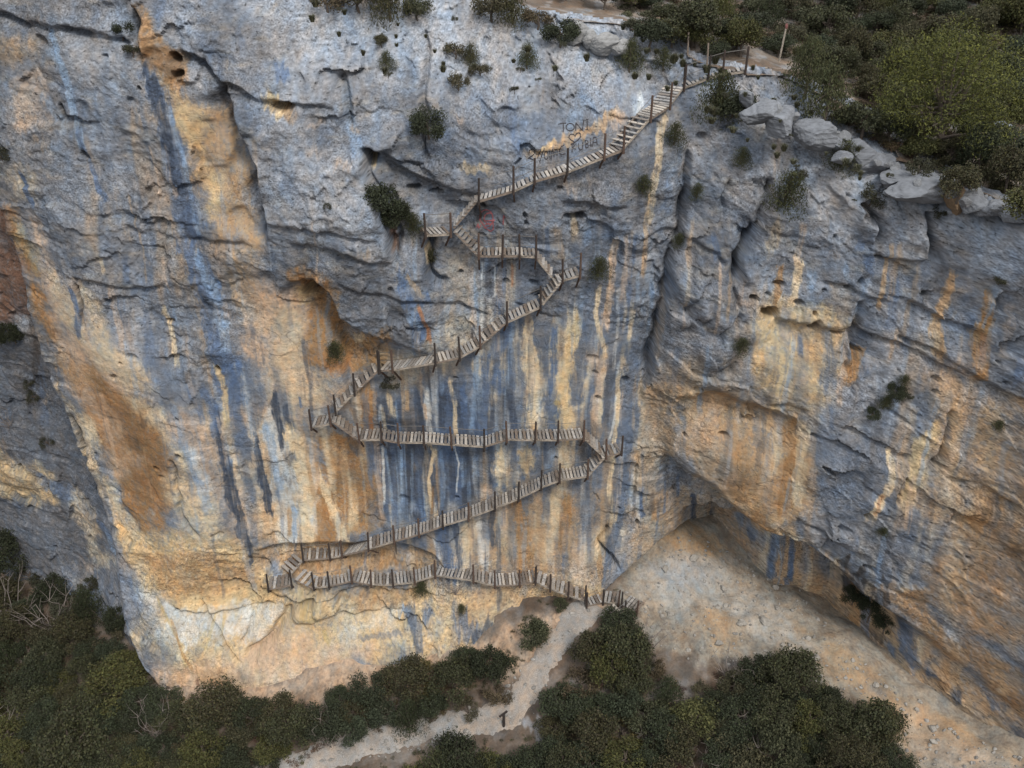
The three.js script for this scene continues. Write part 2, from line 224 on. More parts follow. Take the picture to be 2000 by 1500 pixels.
ledge(0.6, [[905, 170], [920, 130], [945, 110]], 0.8, 0.6);
ledge(0.5, [[1340, 100], [1300, 118], [1240, 140]], 0.7, 0.5);
// outlines of the loose blocks on the buttress
for (const p of [[[1305, 505], [1340, 500], [1360, 480], [1400, 500], [1420, 530]], [[1310, 575], [1345, 605], [1365, 590], [1395, 560]], [[1345, 515], [1375, 540], [1400, 550]], [[1345, 600], [1342, 650]], [[1395, 580], [1390, 620], [1370, 635], [1355, 620]], [[1440, 620], [1415, 650], [1405, 670]], [[1430, 560], [1440, 600], [1438, 640]], [[1440, 690], [1430, 720], [1390, 735], [1355, 715]]]) crack(0.13, 0.32, p);
for (const [a, b, c, d, e] of [[1350, 550, 42, 48, -0.45], [1400, 610, 45, 45, -0.35], [1325, 610, 28, 40, -0.3], [1400, 690, 42, 40, -0.45], [1250, 470, 30, 26, -0.3], [600, 1180, 45, 30, -0.7], [640, 1170, 30, 30, -0.6], [990, 195, 50, 45, -0.6], [1480, 640, 40, 40, -0.2]]) hole(a, b, c, d, e);
for (const [a, b, c, d, e] of [[338, 116, 14, 14, 1.4], [348, 150, 14, 7, 0.9], [545, 203, 26, 13, 0.9], [715, 318, 14, 16, 0.9], [1125, 420, 24, 6, 0.7], [1500, 612, 18, 11, 1.3], [1585, 634, 14, 7, 0.9], [1640, 645, 16, 5, 0.6], [1475, 582, 10, 8, 0.8], [430, 718, 6, 9, 0.7], [610, 565, 16, 12, 0.7], [1335, 848, 5, 6, 0.4], [812, 365, 16, 6, 0.7], [855, 372, 14, 6, 0.6], [1165, 878, 7, 9, 0.6], [1690, 1000, 8, 8, 0.5], [45, 915, 8, 6, 0.6], [345, 900, 6, 6, 0.4], [1060, 585, 16, 4, 0.5], [1245, 1020, 8, 8, 0.5], [1370, 35, 10, 6, 0.3]]) hole(a, b, c, d, e);
{ const r = rng(64); for (let n = 0; n < 120; n++) { const px = 20 + r() * 1960, py = 60 + r() * 1150, k = 3 + r() * 5; hole(px, py, k * (0.8 + r()), k * (0.6 + r() * 0.5), 0.12 + r() * 0.3, 2); } }
const reliefAt = (x, y) => { const u = clamp((x - X0) / HS, 0, NX - 1.001), v = clamp((y - Y0) / HS, 0, NY - 1.001), i = floor(u), j = floor(v), a = u - i, b = v - j, k = j * NX + i; return (relief[k] * (1 - a) + relief[k + 1] * a) * (1 - b) + (relief[k + NX] * (1 - a) + relief[k + NX + 1] * a) * b; };
const onRock = (px, py, out = 0) => sight(px, py, (x, y, D) => D - reliefAt(x, y) + out);
const onGround = (px, py) => sight(px, py, (x, y, D) => max(groundY(x, D) - y, D - reliefAt(x, y)));
const onHill = (px, py) => sight(px, py, (x, y, D) => max(hillY(x, D) - y, y < Y1 && x < X1 ? D - max(reliefAt(x, y), -1e9) - (y > hillY(x, D) - 0.2 ? 1e3 : 0) : -1), 30, 140);

// ------------------------------------------------------------------ minerals, stains and a few painted bands of shade on the rock, mapped over (x, height)
const TONE = { G: [121, 127, 137], GL: [166, 172, 181], GD: [88, 92, 100], GB: [101, 112, 129], B: [88, 108, 139], BD: [62, 73, 91], BL: [138, 164, 194], K: [58, 54, 52], C: [226, 206, 172], CY: [216, 190, 146], T: [185, 156, 122], O: [165, 127, 86], OD: [134, 100, 66], P: [208, 182, 157], W: [208, 211, 210], R: [118, 88, 72], Y: [194, 168, 112], TG: [165, 157, 144], OR: [170, 110, 70], SB: [188, 183, 175], S: [150, 142, 134] };
class Painter {
  constructor(u0, u1, v0, v1, W, H, locate) { Object.assign(this, { u0, u1, v0, v1, W, H, locate, a: new Float32Array(W * H * 3) }); }
  fill(f) { const { W, H, a } = this; for (let j = 0; j < H; j++) { const v = mix(this.v0, this.v1, (j + 0.5) / H); for (let i = 0; i < W; i++) { const c = f(mix(this.u0, this.u1, (i + 0.5) / W), v), k = (j * W + i) * 3; a[k] = c[0]; a[k + 1] = c[1]; a[k + 2] = c[2]; } } }
  each(pts, pad, fn, col) { let a = 1e9, b = -1e9, c = 1e9, e = -1e9; for (const p of pts) { a = min(a, p[0]); b = max(b, p[0]); c = min(c, p[1]); e = max(e, p[1]); }
    const { W, H } = this, su = W / (this.u1 - this.u0), sv = H / (this.v1 - this.v0), i0 = max(0, floor((a - pad - this.u0) * su)), i1 = min(W - 1, floor((b + pad - this.u0) * su)), j0 = max(0, floor((c - pad - this.v0) * sv)), j1 = min(H - 1, floor((e + pad - this.v0) * sv));
    for (let j = j0; j <= j1; j++) { const v = this.v0 + (j + 0.5) / sv; for (let i = i0; i <= i1; i++) { const u = this.u0 + (i + 0.5) / su, al = fn(u, v); if (al > 0.004) { const k = (j * W + i) * 3, A = this.a; A[k] += (col[0] - A[k]) * al; A[k + 1] += (col[1] - A[k + 1]) * al; A[k + 2] += (col[2] - A[k + 2]) * al; } } } }
  poly(c, pts, op = 1, soft = 0.7, rag = 0.6) { const p = pts.map(([x, y]) => this.locate(x, y)), seed = pts[0][0] * 0.37; this.each(p, soft * 2 + 1, (u, v) => { const w = fbm(u * 0.55 + seed, v * 0.42, 4) * 2.2 * rag + (noise(u * 5, v * 3.2) * 0.3 + noise(u * 13, v * 9) * 0.2) * rag, d = polyDist(p, u, v) + w; if (d > soft) return 0; return op * sstep(soft, -soft, d) * (1 - 0.6 * rag * sstep(-0.15, 0.4, fbm(u * 1.5 + seed, v * 0.7, 4))) * (1 - 0.35 * sstep(0.1, 0.45, noise(u * 6 + seed, v * 4))); }, TONE[c]); }
  curtain(c, pts, op = 0.7, f = 1.2, cut = 0.1, seed = 0) { const p = pts.map(([x, y]) => this.locate(x, y)); this.each(p, 1.5, (u, v) => { const d = polyDist(p, u, v) + fbm(u * 0.5, v * 0.4, 3) * 2; if (d > 0.8) return 0; const w = noise(u * 0.7, v * 0.25 + seed) * 0.35, n = noise(u * f + w + seed, v * 0.07 + seed) + 0.4 * noise(u * f * 2.7 + w + seed, v * 0.12) + 0.2 * noise(u * f * 7 + seed, v * 0.3); return op * sstep(0.8, -0.6, d) * sstep(cut, cut + 0.35, n) * (1 - 0.4 * sstep(0, 0.5, fbm(u * 2.2 + seed, v * 0.9, 3))); }, TONE[c]); }
  streak(c, w, pts, op = 0.9, soft = 0.6, rag = 0.5) { // w: half width in picture pixels, a number or one for each point
    const p = pts.map(([x, y]) => this.locate(x, y)), ws = p.map((q, i) => (Array.isArray(w) ? w[i] : w) * q[3] * 1.3), wm = max(...ws), seed = pts[0][0] * 0.73 + pts[0][1] * 0.11;
    this.each(p, wm * 2 + 0.2, (u0, v0) => { const u = u0 + fbm(u0 * 0.9 + seed, v0 * 0.5, 3) * wm * 0.9 + noise(u0 * 6, v0 * 2) * wm * 0.22 + noise(u0 * 13 + seed, v0 * 4) * wm * 0.2, v = v0 + noise(u0 * 4 + seed, v0 * 0.8) * wm * 1.2; let best = 1e9, bw = 1, tt = 0;
      for (let k = 1; k < p.length; k++) { const ax = p[k - 1][0], ay = p[k - 1][1], dx = p[k][0] - ax, dy = p[k][1] - ay, t = clamp(((u - ax) * dx + (v - ay) * dy) / (dx * dx + dy * dy + 1e-9)), q = hypot(u - ax - t * dx, v - ay - t * dy), ww = mix(ws[k - 1], ws[k], t); if (q / ww < best) { best = q / ww; bw = ww; tt = (k - 1 + t) / (p.length - 1); } }
      if (best > 1) return 0;
      const br = rag ? 1 - rag * sstep(-0.05, 0.45, fbm(u0 * 3.2 / max(0.4, wm) + seed, v0 * 0.5, 3)) * 0.9 : 1;
      return op * sstep(1, 1 - soft, best) * br * (p.length > 1 ? sstep(0, 0.08, tt + 0.04) * sstep(0, 0.08, 1.04 - tt) : 1); }, TONE[c]); }
}
console.log('stains');
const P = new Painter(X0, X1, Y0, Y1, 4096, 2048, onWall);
{ const { G, GL, GD, GB, TG } = TONE; P.fill((x, y) => { const a = fbm(x * 0.35, y * 0.22, 4), b = fbm(x * 1.1 + 50, y * 0.35, 4), c = fbm(x * 0.8 + 7, y * 1.9 + 3, 4); const l = sstep(-0.1, 0.45, a + 0.3 * c), d = sstep(0, 0.5, b + 0.2 * c), t = sstep(0.1, 0.5, c - a * 0.6); return [0, 1, 2].map(k => { let v = mix(G[k], GB[k], d); v = mix(v, GL[k], l * 0.6); v = mix(v, GD[k], sstep(0.1, 0.5, -a + 0.4 * b) * 0.55); return mix(v, TG[k], t * 0.35); }); }); }
const poly = P.poly.bind(P), st = P.streak.bind(P);
// --- large zones
poly('GL', [[480, -20], [1300, -20], [1330, 130], [1200, 200], [1000, 180], [800, 170], [560, 120]], 0.75, 1.4);
poly('GL', [[540, 380], [620, 300], [720, 330], [740, 470], [780, 510], [640, 470], [540, 430]], 0.5, 1);
poly('GL', [[1480, 190], [1700, 270], [2000, 400], [2000, 560], [1700, 470], [1560, 420], [1480, 330]], 0.65, 1.2);
poly('GB', [[880, 190], [1200, 200], [1180, 260], [1020, 290], [900, 330], [830, 300]], 0.55, 1);
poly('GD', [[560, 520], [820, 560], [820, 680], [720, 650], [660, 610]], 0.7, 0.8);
poly('GD', [[760, 310], [900, 350], [1200, 300], [1290, 310], [1270, 400], [1100, 380], [960, 400], [800, 370]], 0.5, 1);  // underside of the overhang: its shade is painted into the grey
poly('GD', [[380, 110], [440, 110], [480, 190], [470, 260], [430, 220]], 0.5, 0.6);  // shadow band above the cream wedge, painted as darker grey
poly('T', [[0, 60], [110, 75], [60, 110], [0, 115]], 0.7, 0.5);
poly('P', [[15, 160], [70, 150], [85, 230], [40, 260], [10, 200]], 0.7, 0.5);
poly('C', [[0, 340], [60, 350], [50, 385], [20, 400]], 0.6, 0.4);
poly('T', [[330, 170], [400, 210], [450, 260], [480, 330], [500, 470], [430, 465], [395, 400], [370, 320]], 0.9, 0.4);
poly('CY', [[315, 150], [350, 165], [385, 210], [400, 300], [440, 400], [410, 410], [375, 320], [335, 200]], 0.8, 0.35);
poly('O', [[272, 10], [300, 20], [310, 90], [340, 120], [355, 160], [320, 160], [290, 90]], 0.8, 0.35);
poly('OD', [[290, 95], [330, 92], [360, 120], [355, 160], [325, 150], [300, 115]], 0.6, 0.3);
poly('T', [[430, 470], [500, 480], [520, 560], [510, 640], [470, 620], [440, 560]], 0.75, 0.5);
poly('P', [[500, 570], [580, 560], [600, 640], [620, 740], [720, 750], [700, 800], [560, 790], [480, 700]], 0.95, 0.6);
poly('C', [[520, 590], [580, 600], [600, 700], [640, 740], [600, 790], [520, 740]], 0.7, 0.6);
poly('O', [[575, 550], [625, 545], [650, 590], [685, 645], [745, 655], [748, 715], [700, 720], [640, 728], [608, 700], [590, 620]], 0.95, 0.35);
poly('OD', [[575, 545], [635, 545], [650, 590], [610, 590]], 0.6, 0.4); poly('CY', [[590, 560], [612, 556], [615, 575], [595, 575]], 0.7, 0.2);
poly('OR', [[635, 700], [690, 690], [690, 720], [640, 725]], 0.45, 0.3);
poly('C', [[680, 650], [705, 660], [710, 700], [690, 710]], 0.7, 0.25); 
poly('P', [[60, 430], [110, 520], [170, 640], [260, 740], [300, 800], [230, 800], [150, 720], [90, 590]], 0.85, 0.7);
poly('C', [[100, 540], [135, 560], [160, 640], [220, 700], [290, 760], [250, 770], [170, 690], [120, 620]], 0.7, 0.5);
poly('C', [[160, 570], [185, 590], [230, 680], [300, 740], [270, 760], [200, 680]], 0.7, 0.45);
poly('O', [[20, 420], [50, 470], [75, 560], [120, 660], [200, 740], [260, 770], [310, 840], [330, 930], [325, 1020], [285, 1040], [240, 970], [170, 800], [100, 680], [50, 560]], 0.95, 0.45);
poly('OD', [[200, 790], [290, 800], [325, 900], [325, 1000], [270, 980], [220, 880]], 0.5, 0.9); poly('P', [[90, 600], [150, 690], [210, 780], [260, 900], [230, 930], [170, 810], [110, 690]], 0.6, 0.6);
poly('Y', [[35, 440], [60, 480], [70, 540], [50, 520]], 0.4, 0.3);
poly('C', [[255, 780], [300, 790], [330, 850], [375, 900], [410, 1000], [470, 1060], [380, 1060], [340, 1010], [335, 900], [290, 830]], 0.9, 0.5);
poly('C', [[110, 750], [135, 770], [180, 860], [230, 960], [290, 1050], [260, 1050], [200, 970], [150, 880]], 0.85, 0.3);
poly('CY', [[240, 1030], [330, 1035], [420, 1050], [500, 1075], [540, 1150], [520, 1200], [430, 1200], [340, 1180], [290, 1160], [250, 1090]], 0.9, 0.5);
poly('O', [[290, 1080], [400, 1085], [500, 1110], [560, 1160], [470, 1190], [400, 1200], [320, 1170]], 0.7, 0.5);
poly('P', [[330, 830], [420, 800], [560, 800], [620, 830], [640, 950], [640, 1060], [480, 1060], [430, 980], [360, 880]], 0.75, 0.7);
poly('C', [[420, 820], [620, 830], [640, 1060], [500, 1060], [450, 950]], 0.6, 0.8);
poly('O', [[628, 858], [735, 862], [745, 940], [754, 1032], [690, 1050], [640, 1052], [605, 1052], [625, 960], [640, 940]], 0.95, 0.25);
poly('OD', [[640, 880], [735, 900], [745, 980], [660, 960]], 0.45, 0.6);
poly('GB', [[880, 620], [1000, 600], [1260, 560], [1260, 800], [1230, 1000], [1190, 1130], [860, 1130], [740, 1040], [740, 730], [850, 710]], 0.6, 0.9);
poly('C', [[740, 690], [900, 690], [920, 740], [830, 760], [760, 755]], 0.55, 0.6);
poly('C', [[870, 600], [940, 615], [930, 680], [880, 690], [830, 670]], 0.55, 0.5);
poly('TG', [[870, 500], [930, 510], [950, 610], [880, 590]], 0.7, 0.5);
poly('BD', [[742, 866], [980, 872], [975, 930], [950, 965], [860, 1005], [757, 1036]], 0.9, 0.25);
poly('BD', [[745, 775], [1000, 750], [1000, 850], [745, 850]], 0.55, 0.6);
poly('T', [[500, 1065], [600, 1055], [850, 1075], [860, 1120], [500, 1125]], 0.9, 0.35);
poly('O', [[540, 1085], [820, 1090], [780, 1110], [640, 1110], [560, 1110]], 0.7, 0.3);
poly('T', [[960, 985], [1180, 960], [1215, 1000], [1180, 1140], [980, 1140], [880, 1120]], 0.75, 0.6);
// base of the wall
poly('CY', [[290, 1150], [560, 1150], [1000, 1150], [1180, 1130], [1180, 1180], [1000, 1260], [700, 1300], [500, 1360], [350, 1340], [270, 1250]], 0.85, 0.6);
poly('P', [[300, 1290], [400, 1300], [560, 1230], [720, 1270], [640, 1330], [520, 1370], [380, 1370], [290, 1330]], 0.85, 0.7);
poly('W', [[325, 1180], [380, 1185], [430, 1198], [500, 1190], [545, 1195], [520, 1240], [480, 1265], [420, 1250], [345, 1240]], 0.85, 0.3);
poly('W', [[655, 1205], [760, 1195], [770, 1240], [700, 1262], [655, 1250]], 0.6, 0.5);
poly('GB', [[235, 1100], [280, 1130], [320, 1200], [330, 1300], [290, 1300], [250, 1200]], 0.55, 0.5);
poly('W', [[280, 1150], [310, 1170], [330, 1230], [350, 1270], [310, 1250]], 0.5, 0.4);
poly('O', [[345, 1330], [400, 1300], [440, 1320], [400, 1345]], 0.5, 0.4);
poly('O', [[670, 1160], [800, 1150], [790, 1185], [700, 1190]], 0.6, 0.4);
poly('T', [[860, 1150], [1160, 1150], [1060, 1200], [980, 1260], [880, 1240]], 0.6, 0.5);
// --- left recess
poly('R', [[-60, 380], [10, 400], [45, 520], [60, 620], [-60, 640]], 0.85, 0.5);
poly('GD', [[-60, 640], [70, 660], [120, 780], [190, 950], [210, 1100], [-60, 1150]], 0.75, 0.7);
poly('CY', [[-20, 870], [40, 900], [100, 930], [115, 980], [60, 990], [-20, 950]], 0.8, 0.5);
poly('B', [[80, 930], [130, 955], [190, 1000], [210, 1040], [160, 1000], [100, 960]], 0.7, 0.3); poly('C', [[130, 950], [180, 990], [200, 1080], [230, 1100], [190, 1100], [140, 1010]], 0.6, 0.4);
// --- buttress on the right
poly('T', [[1255, 760], [1335, 770], [1340, 870], [1300, 900], [1240, 960], [1230, 900]], 0.85, 0.4);
poly('T', [[1330, 770], [1500, 790], [1580, 810], [1590, 900], [1560, 1040], [1480, 1030], [1400, 950], [1320, 880]], 0.95, 0.4);
poly('O', [[1390, 850], [1440, 880], [1480, 960], [1545, 1035], [1480, 1030], [1410, 960]], 0.75, 0.5);
poly('P', [[1340, 800], [1400, 800], [1420, 860], [1380, 905], [1330, 870]], 0.6, 0.4);
poly('CY', [[1490, 590], [1600, 600], [1660, 640], [1620, 760], [1590, 800], [1500, 800], [1470, 720], [1450, 640]], 0.85, 0.5);
poly('T', [[1290, 690], [1380, 720], [1480, 760], [1470, 800], [1330, 790], [1260, 780]], 0.5, 0.6);
poly('T', [[1800, 720], [1900, 750], [2010, 800], [2010, 1100], [1900, 1080], [1850, 950], [1820, 850]], 0.85, 0.7);
poly('T', [[1760, 880], [1830, 850], [1880, 860], [1900, 960], [1840, 1000], [1760, 990]], 0.6, 0.5);
poly('O', [[1870, 1000], [2010, 960], [2020, 1260], [1880, 1240], [1820, 1160], [1850, 1080]], 0.7, 0.7);
poly('O', [[1690, 1140], [1800, 1160], [1850, 1230], [1990, 1300], [2000, 1400], [1880, 1290], [1780, 1220]], 0.75, 0.4);
poly('T', [[1540, 1110], [1660, 1160], [1760, 1230], [1900, 1330], [2010, 1400], [2010, 1500], [1880, 1430], [1720, 1320], [1600, 1250], [1520, 1180]], 0.85, 0.5);
poly('GB', [[1590, 850], [1700, 850], [1760, 880], [1740, 1000], [1640, 1000], [1580, 940]], 0.6, 0.6);
poly('GB', [[1640, 1010], [1800, 1020], [1830, 1100], [1700, 1110]], 0.55, 0.6);
poly('C', [[1500, 1010], [1560, 1030], [1590, 1060], [1520, 1050]], 0.6, 0.3);
poly('T', [[1220, 980], [1340, 950], [1440, 1000], [1470, 1080], [1400, 1100], [1340, 1030], [1230, 1100]], 0.7, 0.5);
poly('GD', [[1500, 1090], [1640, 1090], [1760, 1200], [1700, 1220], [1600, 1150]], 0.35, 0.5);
poly('GB', [[1890, 870], [1930, 890], [1930, 950], [1890, 970], [1880, 920]], 0.6, 0.35);
st('K', [14, 30, 34, 20], [[1640, 1105], [1680, 1150], [1715, 1190], [1745, 1215]], 0.8); st('K', 12, [[1690, 1215], [1705, 1240]], 0.6);  // black-brown lichen, with the shade of the deep hollow painted in
poly('P', [[1840, 690], [1880, 690], [1900, 740], [1850, 760]], 0.5, 0.4);
console.log('streaks');
const MID = [[440, 720], [620, 760], [740, 720], [900, 700], [1000, 620], [1240, 600], [1235, 860], [1190, 1110], [870, 1120], [760, 1040], [500, 1060]], PANEL = [[745, 760], [1010, 740], [990, 960], [860, 1005], [757, 1036]];
P.curtain('C', MID, 0.75, 0.5, 0.1, 3); P.curtain('GB', MID, 0.75, 0.55, 0.08, 17); P.curtain('W', MID, 0.55, 0.9, 0.25, 29); P.curtain('T', MID, 0.5, 0.8, 0.2, 41);
P.curtain('BD', PANEL, 0.85, 0.8, -0.2, 53); P.curtain('B', PANEL, 0.7, 1.0, 0.05, 61); P.curtain('BL', PANEL, 0.55, 1.5, 0.25, 67);
P.curtain('BD', [[850, 1020], [960, 985], [985, 1080], [900, 1120]], 0.7, 1.6, 0.0, 71);
const RIGHT = [[1330, 700], [1480, 600], [1700, 620], [2010, 720], [2010, 1300], [1800, 1180], [1560, 1050], [1400, 940]]; P.curtain('GD', RIGHT, 0.45, 0.6, 0.15, 81); P.curtain('C', RIGHT, 0.25, 0.7, 0.25, 87); P.curtain('GB', RIGHT, 0.4, 0.45, 0.1, 93); P.curtain('T', RIGHT, 0.4, 0.5, 0.2, 95);
const UNDER = [[1420, 1010], [1640, 1100], [1780, 1220], [1950, 1340], [1900, 1360], [1740, 1280], [1560, 1170], [1450, 1100]]; P.curtain('T', UNDER, 0.8, 0.6, -0.2, 151); P.curtain('C', UNDER, 0.55, 0.9, 0.1, 157); P.curtain('O', UNDER, 0.5, 0.8, 0.15, 163); P.curtain('B', UNDER, 0.6, 1.2, 0.25, 167);
P.curtain('GB', [[60, 120], [300, 160], [420, 470], [460, 740], [300, 740], [120, 480]], 0.55, 0.6, 0.1, 101); P.curtain('T', [[20, 120], [300, 160], [420, 470], [460, 740], [300, 740], [80, 480]], 0.4, 0.5, 0.25, 107); P.curtain('GB', [[880, 430], [1250, 430], [1250, 620], [900, 640]], 0.6, 1.0, 0.05, 111); P.curtain('C', [[900, 440], [1250, 440], [1240, 620], [900, 640]], 0.45, 1.1, 0.22, 117);
P.curtain('OD', [[150, 740], [300, 800], [330, 1020], [250, 1000]], 0.4, 0.8, 0.1, 121); P.curtain('TG', [[1220, 760], [1400, 900], [1470, 1080], [1240, 1100]], 0.6, 0.9, 0.05, 131); P.curtain('GB', [[1220, 880], [1390, 930], [1400, 1020], [1240, 1090]], 0.6, 1.5, 0.12, 137);
